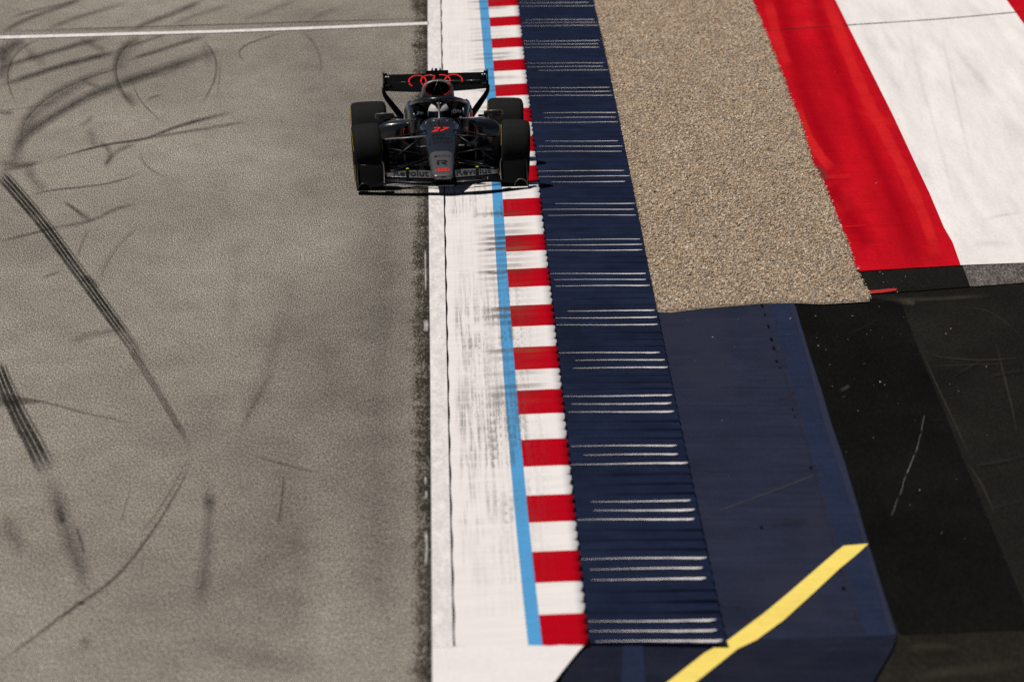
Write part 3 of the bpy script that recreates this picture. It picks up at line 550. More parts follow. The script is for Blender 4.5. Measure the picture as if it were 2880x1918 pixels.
# ------------------------------------------------------------------ gravel
gp = [(1640, -90), (1665, 0), (1680, 64), (1705, 153), (1721, 268), (1749, 400), (1773, 500), (1796, 615), (1822, 768), (1845, 878), (1888, 879), (1968, 869), (2140, 854), (2232, 852), (2312, 856), (2446, 848)] + gr_right[::-1] + [(2075, -90)]
bed = structure(sheet('gravel_bed', gp, 0.006, M['gravel_bed']), 'bed of the tan gravel trap', 'gravel bed')
poly = np.array([[P(x, y).x, P(x, y).y] for x, y in gp])
def inside(pt, poly):
    x, y = pt[:, 0], pt[:, 1]; r = np.zeros(len(pt), bool); j = len(poly) - 1
    for i in range(len(poly)):
        xi, yi = poly[i]; xj, yj = poly[j]
        c = ((yi > y) != (yj > y)) & (x < (xj - xi) * (y - yi) / (yj - yi + 1e-12) + xi); r ^= c; j = i
    return r
def stones(name, pts, size, tones, z, label, cat):
    base = np.array([[1, 0, 0], [-1, 0, 0], [0, 1, 0], [0, -1, 0], [0, 0, 1], [0, 0, -1]], float)
    tri = np.array([[0, 2, 4], [2, 1, 4], [1, 3, 4], [3, 0, 4], [2, 0, 5], [1, 2, 5], [3, 1, 5], [0, 3, 5]])
    k = len(pts); v = base[None] * (0.75 + 0.5 * rng.random((k, 6, 1))) + rng.normal(0, 0.16, (k, 6, 3))
    v *= size[:, None, None] * np.stack([0.8 + 0.6 * rng.random(k), 0.7 + 0.5 * rng.random(k), 0.42 + 0.3 * rng.random(k)], 1)[:, None, :]
    a = rng.random(k) * 6.283; ca, sa = np.cos(a)[:, None], np.sin(a)[:, None]
    tx = rng.normal(0, 0.35, (k, 1)); 
    y2 = v[:, :, 1] * np.cos(tx) - v[:, :, 2] * np.sin(tx); z2 = v[:, :, 1] * np.sin(tx) + v[:, :, 2] * np.cos(tx)
    w = np.stack([v[:, :, 0] * ca - y2 * sa, v[:, :, 0] * sa + y2 * ca, z2], 2)
    w[:, :, 0] += pts[:, 0:1]; w[:, :, 1] += pts[:, 1:2]; w[:, :, 2] += z[:, None]
    V = w.reshape(-1, 3); T = (tri[None] + (np.arange(k) * 6)[:, None, None]).reshape(-1, 3)
    me = bpy.data.meshes.new(name); me.vertices.add(len(V)); me.vertices.foreach_set('co', V.ravel())
    me.loops.add(T.size); me.loops.foreach_set('vertex_index', T.ravel().astype(np.int32))
    me.polygons.add(len(T)); me.polygons.foreach_set('loop_start', np.arange(0, T.size, 3, dtype=np.int32)); me.update()
    at = me.attributes.new('tone', 'FLOAT_COLOR', 'POINT')
    col = np.concatenate([tones, np.ones((k, 1))], 1); at.data.foreach_set('color', np.repeat(col, 6, 0).ravel())
    o = link(name, me, M['stone']); o['kind'] = 'stuff'; o['label'] = label; o['category'] = cat
    return o
def tone(k, reds=None):
    pal = np.array([[.47, .375, .265], [.52, .44, .33], [.36, .30, .22], [.40, .37, .32], [.29, .26, .22], [.60, .55, .46], [.50, .35, .21], [.10, .095, .09], [.72, .69, .63]])
    i = rng.choice(len(pal), k, p=[.27, .20, .15, .12, .07, .07, .06, .025, .035])
    t = pal[i] * np.array([1.22, 1.125, 1.045]) * (0.80 + 0.45 * rng.random((k, 1)))
    if reds is not None: t[reds] = [.4, .03, .03]
    return t
lo, hi = poly.min(0), poly.max(0)
pts = lo + (hi - lo) * rng.random((520000, 2)); pts = pts[inside(pts, poly)][:150000]
pts = pts + rng.normal(0, 0.013, pts.shape)
und = np.sin(pts[:, 0] * 5.1 + np.sin(pts[:, 1] * 0.7) * 1.5) * np.sin(pts[:, 1] * 0.9 + pts[:, 0]) + 0.6 * np.sin(pts[:, 0] * 11 + pts[:, 1] * 0.33)
far = np.abs(pts[:, 0] - np.array([poly[:, 0].max()] * len(pts)))
redm = (rng.random(len(pts)) < 0.0009)
stones('gravel', pts, 0.0095 + 0.010 * rng.random(len(pts)) ** 2.0, tone(len(pts), redm) * (1 + 0.05 * und)[:, None], 0.008 + 0.013 * rng.random(len(pts)) + 0.004 * und, 'tan crushed gravel filling the trap between navy apron and red band', 'gravel')
# thrown stones on the apron edge and on the dark run-off
sp = []
for px_, py_, k, sx, sy in [(1668, 20, 60, 10, 18), (1800, 640, 30, 6, 60), (2330, 920, 36, 70, 45), (2420, 1040, 30, 90, 90), (2660, 880, 20, 90, 60), (2560, 1350, 22, 130, 150), (2050, 1100, 22, 110, 170), (2000, 900, 16, 90, 20), (2720, 1250, 18, 100, 180), (2480, 785, 22, 60, 15), (2380, 120, 10, 60, 200), (2440, 500, 10, 70, 150)]:
    for _ in range(k * 2 // 5):
        q = P(px_ + random.gauss(0, sx), py_ + random.gauss(0, sy)); sp.append((q.x, q.y))
sp = np.array(sp); 
stones('loose_stones', sp, 0.004 + 0.009 * rng.random(len(sp)) ** 2.5, tone(len(sp)) * 1.1, np.full(len(sp), 0.006), 'pale loose stones thrown onto the navy and black run-off', 'stones')

# ------------------------------------------------------------------ racing car (local axes: +X to the photo's right, +Y rearwards, Z up; origin on the ground under the front axle)
M['carbon'] = plain('satin_black_carbon', (0.0028, 0.0032, 0.004), 0.36, 0.0, 0.25)
M['wing_silver'] = plain('wing_silver_paint', (0.15, 0.14, 0.133), 0.34, 0.5, 0.4)
M['matt'] = plain('matt_black', (0.002, 0.002, 0.0022), 0.9, 0.0, 0.05)
M['paint'] = plain('dark_titanium_paint', (0.018, 0.0195, 0.021), 0.32, 0.3, 0.5, 0.1, 0.5)
M['silver'] = plain('titanium_silver_paint', (0.125, 0.116, 0.11), 0.33, 0.4, 0.5, 0.05, 0.25)
M['flap'] = plain('silver_flap_paint', (0.27, 0.25, 0.24), 0.38, 0.35, 0.4)
M['gun'] = plain('gunmetal_paint', (0.028, 0.027, 0.027), 0.26, 0.5, 0.5, 0.1, 0.7)
M['red'] = plain('bright_red_decal', (0.85, 0.022, 0.016), 0.6, 0.0, 0.1)
M['ink'] = plain('black_decal', (0.006, 0.008, 0.011), 0.6, 0.0, 0.1)
M['wht'] = plain('white_decal', (0.75, 0.74, 0.72), 0.6, 0.0, 0.1)
M['neon'] = plain('neon_yellow_cap', (0.72, 0.80, 0.03), 0.5, 0.0, 0.2)
M['tyre'] = plain('tyre_rubber', (0.0112, 0.0114, 0.0106), 0.8, 0.0, 0.10, 0.12)
M['tyre_mark'] = plain('yellow_tyre_marking', (0.62, 0.40, 0.03), 0.7, 0.0, 0.1)
M['rim'] = plain('dark_wheel_metal', (0.012, 0.012, 0.013), 0.4, 0.6, 0.4)
M['steel'] = plain('bright_metal', (0.55, 0.52, 0.49), 0.3, 0.7, 0.5)
M['glass'] = plain('mirror_glass', (0.3, 0.32, 0.34), 0.08, 1.0, 0.5)
M['helmet'] = plain('white_helmet_shell', (0.72, 0.71, 0.69), 0.3, 0.0, 0.5, 0.05)
M['visor'] = plain('dark_visor', (0.006, 0.010, 0.016), 0.12, 0.0, 0.6)
M['suit'] = plain('dark_race_suit', (0.012, 0.012, 0.014), 0.85, 0.0, 0.1)
M['green'] = plain('green_sensor_paint', (0.004, 0.05, 0.018), 0.6, 0.0, 0.2)
M['skin'] = plain('skin', (0.45, 0.25, 0.17), 0.6, 0.0, 0.3)

def superloop(y, cx, hw, zb, zt, n=3.0, N=32, rot=0.0):
    out = []; zc, hh = (zb + zt) / 2, (zt - zb) / 2
    for i in range(N):
        a = 2 * math.pi * i / N; c, s_ = math.cos(a), math.sin(a)
        out.append((cx + hw * math.copysign(abs(c) ** (2 / n), c), y, zc + hh * math.copysign(abs(s_) ** (2 / n), s_)))
    return out
def loft(name, loops, mats, parent, cap=(True, True), smooth=True, idx=None):
    N = len(loops[0]); v = [p for lp in loops for p in lp]; f = []; mi = []
    for i in range(len(loops) - 1):
        for j in range(N):
            k = (j + 1) % N; f.append((i * N + j, i * N + k, (i + 1) * N + k, (i + 1) * N + j)); mi.append(idx[i] if idx else 0)
    if cap[0]: f.append(tuple(range(N))); mi.append(idx[0] if idx else 0)
    if cap[1]: f.append(tuple(range((len(loops) - 1) * N, len(loops) * N))[::-1]); mi.append(idx[-1] if idx else 0)
    o = mesh(name, v, f, mats, parent, smooth, mi)
    bm = bmesh.new(); bm.from_mesh(o.data); bmesh.ops.recalc_face_normals(bm, faces=bm.faces); bm.to_mesh(o.data); bm.free()
    return o
def interp(stations, y):
    for a, b_ in zip(stations, stations[1:]):
        if a[0] <= y <= b_[0]:
            t = (y - a[0]) / (b_[0] - a[0]); return [p + (q - p) * t for p, q in zip(a, b_)]
    return list(stations[0] if y < stations[0][0] else stations[-1])
def smooth_st(st, k=4):
    """catmull through station tuples"""
    out = []; q = [st[0]] + list(st) + [st[-1]]
    for i in range(1, len(q) - 2):
        for j in range(k):
            t = j / k; row = []
            for a, b_, c, d in zip(q[i - 1], q[i], q[i + 1], q[i + 2]):
                m1 = (c - a) / 2; m2 = (d - b_) / 2
                row.append((2 * t ** 3 - 3 * t * t + 1) * b_ + (t ** 3 - 2 * t * t + t) * m1 + (-2 * t ** 3 + 3 * t * t) * c + (t ** 3 - t * t) * m2)
            out.append(tuple(row))
    out.append(tuple(st[-1])); return out
def tube(name, path, r, mat, parent, N=10, flat=1.0, smooth_k=0, cap=True):
    """round or flattened bar along a path; r is one radius or one per point"""
    pts = [Vector(p) for p in path]; rr = list(r) if isinstance(r, (list, tuple)) else [r] * len(pts)
    if smooth_k:
        st = smooth_st([tuple(p) + (q,) for p, q in zip(pts, rr)], smooth_k); pts = [Vector(p[:3]) for p in st]; rr = [p[3] for p in st]
    loops = []; up = Vector((0, 0, 1)); prev = None
    for i, p in enumerate(pts):
        t = (pts[min(i + 1, len(pts) - 1)] - pts[max(i - 1, 0)]).normalized()
        a = t.cross(up) if prev is None else prev - t * prev.dot(t)
        if a.length < 1e-4: a = t.cross(Vector((0, 1, 0)))
        a.normalize(); prev = a; b_ = t.cross(a)
        loops.append([tuple(p + a * math.cos(2 * math.pi * k / N) * rr[i] + b_ * math.sin(2 * math.pi * k / N) * rr[i] * flat) for k in range(N)])
    return loft(name, loops, mat, parent, (cap, cap))
def foil(name, stations, mat, parent, N=12, mats_idx=None):
    """wing element: stations of (x, y_le, z_le, y_te, z_te, thickness)"""
    loops = []
    for x, yl, zl, yt, zt, th in stations:
        ch = Vector((0, yt - yl, zt - zl)); nrm = Vector((0, -ch.z, ch.y)).normalized(); lp = []
        for k in range(N):
            a = 2 * math.pi * k / N; c = 0.5 - 0.5 * math.cos(a); s_ = math.sin(a) * math.sqrt(max(0, c)) * (1 - 0.55 * c) * 1.25
            q = Vector((x, yl, zl)) + ch * c + nrm * (s_ * th); lp.append(tuple(q))
        loops.append(lp)
    return loft(name, loops, mat, parent)
def arm(name, p, q, chord, thick, mat, parent):
    """suspension member: streamlined bar from p to q"""
    p, q = Vector(p), Vector(q); t = (q - p).normalized(); c = Vector((0, 1, 0)); c = (c - t * c.dot(t)).normalized(); nn = t.cross(c); loops = []
    for e, sc in ((p, 1.0), (p.lerp(q, 0.5), 0.85), (q, 1.1)):
        loops.append([tuple(e + c * math.cos(2 * math.pi * k / 10) * chord * sc * 0.5 + nn * math.sin(2 * math.pi * k / 10) * thick * sc * 0.5) for k in range(10)])
    return loft(name, loops, mat, parent)
def block(name, c, s_, mat, parent, bev=0.01, rot=None, taper=1.0):
    bm = bmesh.new(); bmesh.ops.create_cube(bm, size=1.0)
    for v in bm.verts:
        k = taper if v.co.z > 0 else 1.0
        v.co = Vector((v.co.x * s_[0] * k, v.co.y * s_[1] * k, v.co.z * s_[2]))
    if bev: bmesh.ops.bevel(bm, geom=bm.edges[:], offset=bev, segments=2, affect='EDGES')
    mt = Matrix.Translation(Vector(c))
    if rot: mt = mt @ Matrix.Rotation(rot[0], 4, 'X') @ Matrix.Rotation(rot[1], 4, 'Y') @ Matrix.Rotation(rot[2], 4, 'Z')
    bmesh.ops.transform(bm, matrix=mt, verts=bm.verts)
    me = bpy.data.meshes.new(name); bm.to_mesh(me); bm.free(); return link(name, me, mat, parent)
def lettering(name, text, fn, mat, parent, bold=0.0, shear=0.0, spacing=1.0):
    """flat lettering; fn maps (0-1 across, 0-1 up) to a point of the surface"""
    cu = bpy.data.curves.new('t', 'FONT'); cu.body = text; cu.offset = bold; cu.shear = shear; cu.space_character = spacing; cu.resolution_u = 3
    to = bpy.data.objects.new('t', cu); C.objects.link(to); bpy.context.view_layer.update()
    me = bpy.data.meshes.new_from_object(to.evaluated_get(bpy.context.evaluated_depsgraph_get()))
    bpy.data.objects.remove(to); bpy.data.curves.remove(cu)
    xs = [v.co.x for v in me.vertices]; ys = [v.co.y for v in me.vertices]
    x0, x1, y0, y1 = min(xs), max(xs), min(ys), max(ys)
    for v in me.vertices: v.co = Vector(fn((v.co.x - x0) / (x1 - x0), (v.co.y - y0) / (y1 - y0)))
    me.name = name; me.materials.clear(); return link(name, me, mat, parent)
def flatpoly(name, pts2, fn, mat, parent):
    bm = bmesh.new(); bm.faces.new([bm.verts.new(fn(*p)) for p in pts2]); bmesh.ops.triangulate(bm, faces=bm.faces[:], ngon_method='EAR_CLIP')
    me = bpy.data.meshes.new(name); bm.to_mesh(me); bm.free(); return link(name, me, mat, parent)
def annulus(name, fn, r0, r1, a0, a1, mat, parent, k=24):
    v, f = [], []
    for i in range(k + 1):
        a = a0 + (a1 - a0) * i / k; v += [fn(r0 * math.cos(a), r0 * math.sin(a)), fn(r1 * math.cos(a), r1 * math.sin(a))]
    f = [(2 * i, 2 * i + 1, 2 * i + 3, 2 * i + 2) for i in range(k)]
    return mesh(name, v, f, mat, parent)

ROLL, CYAW = R(1.55), R(0.62)
car = bpy.data.objects.new('racing_car', None); C.objects.link(car)
car['label'] = 'dark grey open-wheel racing car with red number 27 running over the kerb'; car['category'] = 'race car'
car.location = P(1243, 524, 0.022); car.rotation_euler = (0, -ROLL, CYAW)

# --- nose and chassis
NOSE = [(-1.225, .070, .178, .196), (-1.215, .092, .166, .212), (-1.17, .107, .156, .232), (-1.05, .114, .158, .262), (-.8, .121, .172, .318), (-.4, .136, .20, .412),
        (0, .152, .22, .506), (.36, .172, .24, .592), (.75, .218, .22, .672), (.86, .232, .2, .684)]
NS_ = smooth_st(NOSE, 4)
split = [i for i, s_ in enumerate(NS_) if s_[0] >= -.40][0]
def nl(s_): return superloop(s_[0], 0, s_[1], s_[2], s_[3], 3.6, 40)
nose = loft('nose', [nl(s_) for s_ in NS_[:split + 1]], M['silver'], car, (True, False))
chassis = loft('chassis', [nl(s_) for s_ in NS_[split:]], M['paint'], car, (False, True))
def on_nose(x, y, lift=0.003):
    s_ = interp(NS_, y); zc, hh = (s_[2] + s_[3]) / 2, (s_[3] - s_[2]) / 2
    return (x, y, zc + hh * max(0.0, 1 - abs(x / s_[1]) ** 3.6) ** (1 / 3.6) + lift)
def nose_text(text, xc, w, y0, y1, mat, par, **k):
    return lettering('lettering', text, lambda u, v: on_nose(xc + (u - .5) * w, y0 + (y1 - y0) * v), mat, par, **k)
nose_text('27', 0.005, .205, .285, .445, M['red'], chassis, bold=.025, shear=.5, spacing=1.08)
nose_text('perk', -.018, .15, .13, .225, M['ink'], chassis, bold=.02)
nose_text('PIRELLI', 0.0, .185, 0.03, .09, M['ink'], chassis, bold=.035)
nose_text('QATAR', 0.0, .185, -.14, -.02, M['ink'], chassis, spacing=1.15)
nose_text('LPLWTTN', .022, .13, -.605, -.555, M['ink'], nose)
flatpoly('emblem', [(-.085, -.61), (-.045, -.61), (-.055, -.555), (-.07, -.555)], lambda x, y: on_nose(x, y), M['ink'], nose)
# two-part letter on the nose: upright bar and a bowl with a leg
flatpoly('emblem', [(-.056, -.895), (-.030, -.895), (-.030, -.775), (-.056, -.775)], lambda x, y: on_nose(x, y), M['ink'], nose)
flatpoly('emblem', [(-.056, -.752), (-.056, -.728), (.02, -.728), (.046, -.738), (.060, -.768), (.060, -.79), (.046, -.815), (.025, -.83), (.062, -.897), (.030, -.897), (-.012, -.822), (-.012, -.800), (.018, -.797), (.030, -.78), (.030, -.765), (.018, -.752)], lambda x, y: on_nose(x, y), M['ink'], nose)
for k in range(4):
    cx_ = -.051 + k * .034
    annulus('ring_emblem', lambda x, y, c=cx_: on_nose(c + x, -1.075 + y * 1.9), .020, .027, 0, 2 * math.pi, M['red'], nose)
block('camera_slot', (.012, -1.222, .188), (.05, .02, .010), M['matt'], nose, .003)
tube('pitot_probe', [on_nose(-.008, .47, 0), (-.008, .47, .70), (-.008, .40, .705)], [.006, .005, .003], M['matt'], chassis)
flatpoly('vent', [(.07, .70), (.17, .70), (.165, .73), (.075, .73)], lambda x, y: on_nose(x, y), M['steel'], chassis)
flatpoly('vent', [(-.16, .68), (-.05, .69), (-.055, .75), (-.15, .75)], lambda x, y: on_nose(x, y), M['flap'], chassis)
flatpoly('panel_line', [(-.15, .56), (.15, .56), (.15, .565), (-.15, .565)], lambda x, y: on_nose(x, y), M['matt'], chassis)

# --- cockpit tub with an opening for the driver
v, f = [], []; TUB = [(.84, .228, .675), (1.0, .245, .67), (1.25, .275, .665), (1.5, .30, .67), (1.78, .315, .70)]
for y, hw, zt in TUB:
    v += [(-hw, y, .12), (-hw - .012, y, .45), (-hw + .015, y, zt - .03), (-hw + .035, y, zt), (-hw + .07, y, zt - .01), (-hw + .08, y, .24),
          (hw - .08, y, .24), (hw - .07, y, zt - .01), (hw - .035, y, zt), (hw - .015, y, zt - .03), (hw + .012, y, .45), (hw, y, .12)]
for i in range(len(TUB) - 1):
    for j in range(12): f.append((i * 12 + j, i * 12 + (j + 1) % 12, (i + 1) * 12 + (j + 1) % 12, (i + 1) * 12 + j))
f += [(0, 1, 2, 3, 4, 5, 6, 7, 8, 9, 10, 11)]
tub = mesh('cockpit_tub', v, f, M['paint'], car, True)
# --- headrest and the padded cockpit surround
sur = loft('headrest', [superloop(1.52, 0, .20, .60, .80, 4), superloop(1.58, 0, .255, .56, .845, 4), superloop(1.80, 0, .265, .56, .86, 4)], M['matt'], car)
for sx in (-1, 1):
    loft('cockpit_pad', [superloop(1.12, sx * .205, .055, .64, .765, 4), superloop(1.16, sx * .212, .072, .60, .80, 4), superloop(1.6, sx * .235, .07, .58, .83, 4)], M['matt'], car)
    sh = loft('shoulder', [superloop(1.10, sx * .262, .02, .50, .70, 3), superloop(1.25, sx * .285, .045, .42, .765, 3), superloop(1.6, sx * .30, .065, .40, .83, 3), superloop(2.0, sx * .27, .11, .40, .80, 3), superloop(2.5, sx * .18, .12, .35, .66, 3)], M['gun'], car)
lettering('lettering', 'bp', lambda u, w: (-.212 + u * .04, 1.115, .705 + w * .04), M['wht'], sur, bold=.03)
lettering('lettering', 'bp', lambda u, w: (.205 + u * .045, 1.115, .715 + w * .04), M['wht'], sur, bold=.03)
annulus('sun_emblem', lambda x, z: (.172 + x, 1.114, .735 + z), .009, .025, 0, 6.2832, M['wht'], sur)
annulus('sun_emblem', lambda x, z: (-.238 + x, 1.114, .727 + z), .006, .021, -2.2, 1.2, M['wht'], sur)
flatpoly('emblem', [(.137, .70), (.141, .70), (.141, .745), (.137, .745)], lambda x, z: (x, 1.114, z), M['wht'], sur)
tube('trim', [(.267, 1.10, .70), (.270, 1.10, .735), (.268, 1.12, .77)], [.008, .011, .008], M['flap'], car)
# --- halo
ring = [(-.305, 1.80, .745), (-.308, 1.62, .765), (-.285, 1.40, .808), (-.228, 1.18, .846), (-.13, 1.02, .868), (0, .965, .874), (.13, 1.02, .868), (.228, 1.18, .846), (.285, 1.40, .808), (.308, 1.62, .765), (.305, 1.80, .745)]
halo = tube('halo', ring, [.026, .027, .028, .029, .030, .030, .030, .029, .028, .027, .026], M['gun'], car, 14, 1.1, 4)
for sx in (-1, 1):
    tube('halo_blend', [(sx * .14, 1.03, .862), (sx * .075, .985, .850), (sx * .025, .955, .815), (0, .925, .765)], [.016, .021, .018, .008], M['paint'], halo, 10, 1.0, 4)
    block('halo_fin', (sx * .312, 1.66, .79), (.012, .16, .075), M['carbon'], halo, .004)
tube('halo_pillar', [(0, .955, .865), (0, .925, .78), (0, .87, .70), (0, .835, .655)], [.016, .0115, .0105, .013], M['flap'], halo, 10, 1.0, 4)
flatpoly('emblem', [(-.014, 0.850), (-.006, 0.850), (-.006, 0.884), (-.014, 0.884)], lambda x, z: (x - .006, .925, z), M['ink'], halo)
lettering('lettering', 'R', lambda u, w: (.004 + u * .03, .926, .855 + w * .032), M['ink'], halo, bold=.03)
lettering('lettering', 'revolut', lambda u, w: (-.225 + u * .12, 1.11 - u * .105, .836 + w * .028 + u * .02), M['ink'], halo, bold=.03)
# --- air box and engine cover
N = 32
def el(y, zc, hw, hh, n=2.3): return superloop(y, 0, hw, zc - hh, zc + hh, n, N)
cover = loft('engine_cover', [el(1.95, .955, .10, .055), el(1.74, .946, .128, .069), el(1.705, .945, .134, .0735), el(1.695, .946, .150, .088), superloop(1.73, 0, .176, .80, 1.040, 2.4, N), superloop(1.80, 0, .182, .64, 1.045, 2.5, N),
              superloop(2.1, 0, .182, .5, 1.028, 2.5, N), superloop(2.5, 0, .155, .36, .935, 2.6, N), superloop(3.0, 0, .11, .25, .76, 2.6, N), superloop(3.5, 0, .075, .2, .55, 2.6, N), superloop(3.85, 0, .055, .22, .42, 2.6, N)],
              [M['gun'], M['matt'], M['flap']], car, (True, True), True, [1, 1, 2, 2, 0, 0, 0, 0, 0, 0])  # lip in silver, part of the highlight painted round the intake
ov = lambda a: (math.copysign(abs(math.cos(a)) ** (2 / 2.3), math.cos(a)) * .136, 1.69, .945 + math.copysign(abs(math.sin(a)) ** (2 / 2.3), math.sin(a)) * .0755)
for a0, a1 in ((R(-64), R(40)), (R(150), R(244)), (R(252), R(285))):
    tube('intake_trim', [ov(a0 + (a1 - a0) * i / 14) for i in range(15)], .0055, M['red'], cover, 6)
for sx, b_ in ((-1, -.066), (1, .064)):
    tube('intake_strut', [(sx * .004, 1.69, 1.018), (b_, 1.685, .872)], .0048, M['gun'], cover, 6)
tube('intake_rim_highlight', [(math.cos(R(q)) * .148, 1.70, .946 + math.sin(R(q)) * .088) for q in range(12, 169, 12)], [.004, .007, .009, .010, .010, .010, .010, .010, .010, .011, .012, .012, .010, .006], M['flap'], cover, 8)  # silver rim; the tube also paints the highlight along its upper edge
tube('hoop_tip', [(0, 1.685, 1.028), (0, 1.68, 1.038)], [.014, .008], M['steel'], cover, 8)
tv = [(-.0, 1.69, 1.01), (-.066, 1.70, .87), (.064, 1.70, .87)]
mesh('intake_splitter', [(0, 1.70, 1.015), (-.064, 1.705, .87), (.062, 1.705, .87), (0, 1.90, .95)], [(0, 1, 2), (0, 3, 1), (0, 2, 3), (1, 3, 2)], M['matt'], cover)
tc = block('camera_pod', (0, 2.03, 1.108), (.250, .07, .036), M['carbon'], car, .006)
block('pod_stem', (0, 2.03, 1.07), (.045, .07, .07), M['carbon'], tc, .008)
for x_ in (-.052, .036): mesh('pod_fin', [(x_ - .013, 2.0, 1.124), (x_ + .013, 2.0, 1.124), (x_ + .013, 2.06, 1.124), (x_ - .013, 2.06, 1.124), (x_, 2.03, 1.164)], [(0, 1, 4), (1, 2, 4), (2, 3, 4), (3, 0, 4)], M['carbon'], tc)
block('antenna', (-.010, 2.04, 1.135), (.028, .04, .028), M['carbon'], tc, .004)
# --- side pods with intakes
for sx in (-1, 1):
    def so(y, cx, hw, zb, zt, n=3.2): return superloop(y, sx * cx, hw, zb, zt, n, N)
    sp_ = loft('side_pod', [so(1.80, .27, .085, .40, .54, 2.6), so(1.46, .265, .118, .378, .572, 2.8), so(1.435, .265, .124, .372, .579, 2.8), so(1.43, .275, .137, .36, .59, 2.8),
                so(1.47, .40, .265, .20, .606), so(1.60, .42, .275, .15, .615), so(2.0, .41, .265, .14, .595), so(2.5, .35, .23, .12, .50), so(3.0, .27, .18, .10, .37), so(3.4, .20, .12, .10, .26)],
                [M['gun'], M['matt']], car, (True, True), True, [1, 1, 0, 0, 0, 0, 0, 0, 0])
    oi = lambda a: (sx * (.265 + .125 * math.copysign(abs(math.cos(a)) ** (2 / 2.8), math.cos(a))), 1.428, .476 + .104 * math.copysign(abs(math.sin(a)) ** (2 / 2.8), math.sin(a)))
    tube('intake_trim', [oi(R(28) - R(75) * i / 12) for i in range(13)], .006, M['red'], sp_, 6)
    tube('pod_silver_bar', [(sx * .245, 1.425, .593), (sx * .29, 1.425, .594), (sx * .33, 1.425, .59)], [.004, .010, .005], M['flap'], sp_, 8)  # short tapered silver bars along the front top of the pod
    tube('pod_silver_bar', [(sx * .47, 1.47, .582), (sx * .53, 1.475, .582), (sx * .575, 1.48, .575)], [.003, .009, .003], M['flap'], sp_, 8)
# --- floor, floor fences and wake boards
fl = [(.78, .30), (1.0, .52), (1.3, .70), (1.8, .74), (2.6, .72), (2.95, .60), (3.3, .50), (3.85, .48)]
v = []; f = []
for y, hw in fl: v += [(-hw, y, .085), (hw, y, .085), (hw, y, .055), (-hw, y, .055)]
for i in range(len(fl) - 1):
    for j in range(4): f.append((i * 4 + j, i * 4 + (j + 1) % 4, i * 4 + 4 + (j + 1) % 4, i * 4 + 4 + j))
f += [(0, 1, 2, 3), tuple(range(len(v) - 4, len(v)))[::-1]]
floor_ = mesh('floor', v, f, M['carbon'], car)
for sx in (-1, 1):
    for k, (x_, h_) in enumerate([(.36, .30), (.46, .34), (.57, .36), (.67, .40)]):
        pr = [(.80 + .06 * k, .09), (.86 + .06 * k, h_ * .8), (1.0 + .05 * k, h_), (1.32, h_ * .85), (1.40, .09)]
        vv = [(sx * (x_ - .006 + (.03 if z_ > .2 else 0)), y, z_) for y, z_ in pr] + [(sx * (x_ + .006 + (.03 if z_ > .2 else 0)), y, z_) for y, z_ in pr]
        n_ = len(pr); ff = [tuple(range(n_)), tuple(range(n_, 2 * n_))[::-1]] + [(i, (i + 1) % n_, n_ + (i + 1) % n_, n_ + i) for i in range(n_)]
        mesh('floor_fence', vv, ff, M['carbon'], floor_)
    for zc in (.17, .24, .31):
        foil('wake_board', [(sx * .46, .93, zc, 1.06, zc + .02, .008), (sx * .70, .98, zc - .012, 1.10, zc + .012, .008)], M['carbon'], floor_)
block('plank', (0, 2.0, .045), (.30, 2.9, .015), M['matt'], floor_, .003)
block('diffuser', (0, 3.78, .16), (.92, .28, .14), M['matt'], car, .01)
block('gearbox', (0, 3.5, .27), (.22, .8, .2), M['matt'], car, .03)
rl = block('rear_light', (0, 4.18, .30), (.07, .03, .12), M['red'], car, .006)
tube('exhaust', [(0, 3.75, .44), (0, 4.02, .45)], [.05, .052], M['steel'], car, 14)
tube('crash_structure', [(0, 3.8, .30), (0, 4.16, .30)], [.08, .05], M['carbon'], car, 12)

# --- wheels
def wheel(x, y, r, hw, camber, steer, side):
    mt = Matrix.Translation((x, y, r)) @ Matrix.Rotation(steer, 4, 'Z') @ Matrix.Rotation(camber, 4, 'Y')
    prof = [(-.78, .60), (-.86, .66), (-.97, .74), (-1.0, .82), (-.97, .90), (-.90, .955), (-.78, .985), (-.5, .997), (0, 1.0), (.5, .997), (.78, .985), (.90, .955), (.97, .90), (1.0, .82), (.97, .74), (.86, .66), (.78, .60)]
    K = 56
    def rev(name, pr, mat, parent, smooth=True):
        loops = [[(px_ * hw, math.cos(2 * math.pi * i / K) * pr_ * r, math.sin(2 * math.pi * i / K) * pr_ * r) for i in range(K)] for px_, pr_ in pr]
        return loft(name, loops, mat, parent, (True, True), smooth)
    w = rev('wheel', [(-.74, .30), (-.76, .60), (-.70, .62), (0, .58), (.70, .62), (.76, .60), (.74, .30)], M['rim'], car); w.matrix_local = mt
    rev('tyre', prof, M['tyre'], w)
    rev('wheel_cover', [(.74 * side, .12), (.80 * side, .2), (.82 * side, .45), (.77 * side, .61)], M['carbon'], w)
    rev('wheel_nut', [(.80 * side, .10), (.90 * side, .09)], M['steel'], w, False)
    for s_ in (-1, 1):
        for a0 in range(4):
            vv, ff = [], []
            A, B = R(a0 * 90 + 12), R(a0 * 90 + 74)
            for i in range(15):
                a = A + (B - A) * i / 14
                for px_, pr_ in ((1.006, .80), (1.012, .83), (.992, .885)): vv.append((s_ * px_ * hw, math.cos(a) * pr_ * r, math.sin(a) * pr_ * r))
            ff = [(i * 3 + j, i * 3 + j + 1, i * 3 + j + 4, i * 3 + j + 3) for i in range(14) for j in range(2)]
            mesh('sidewall_marking', vv, ff, M['tyre_mark'], w, True)
    return w
FX, RX = .797, .757
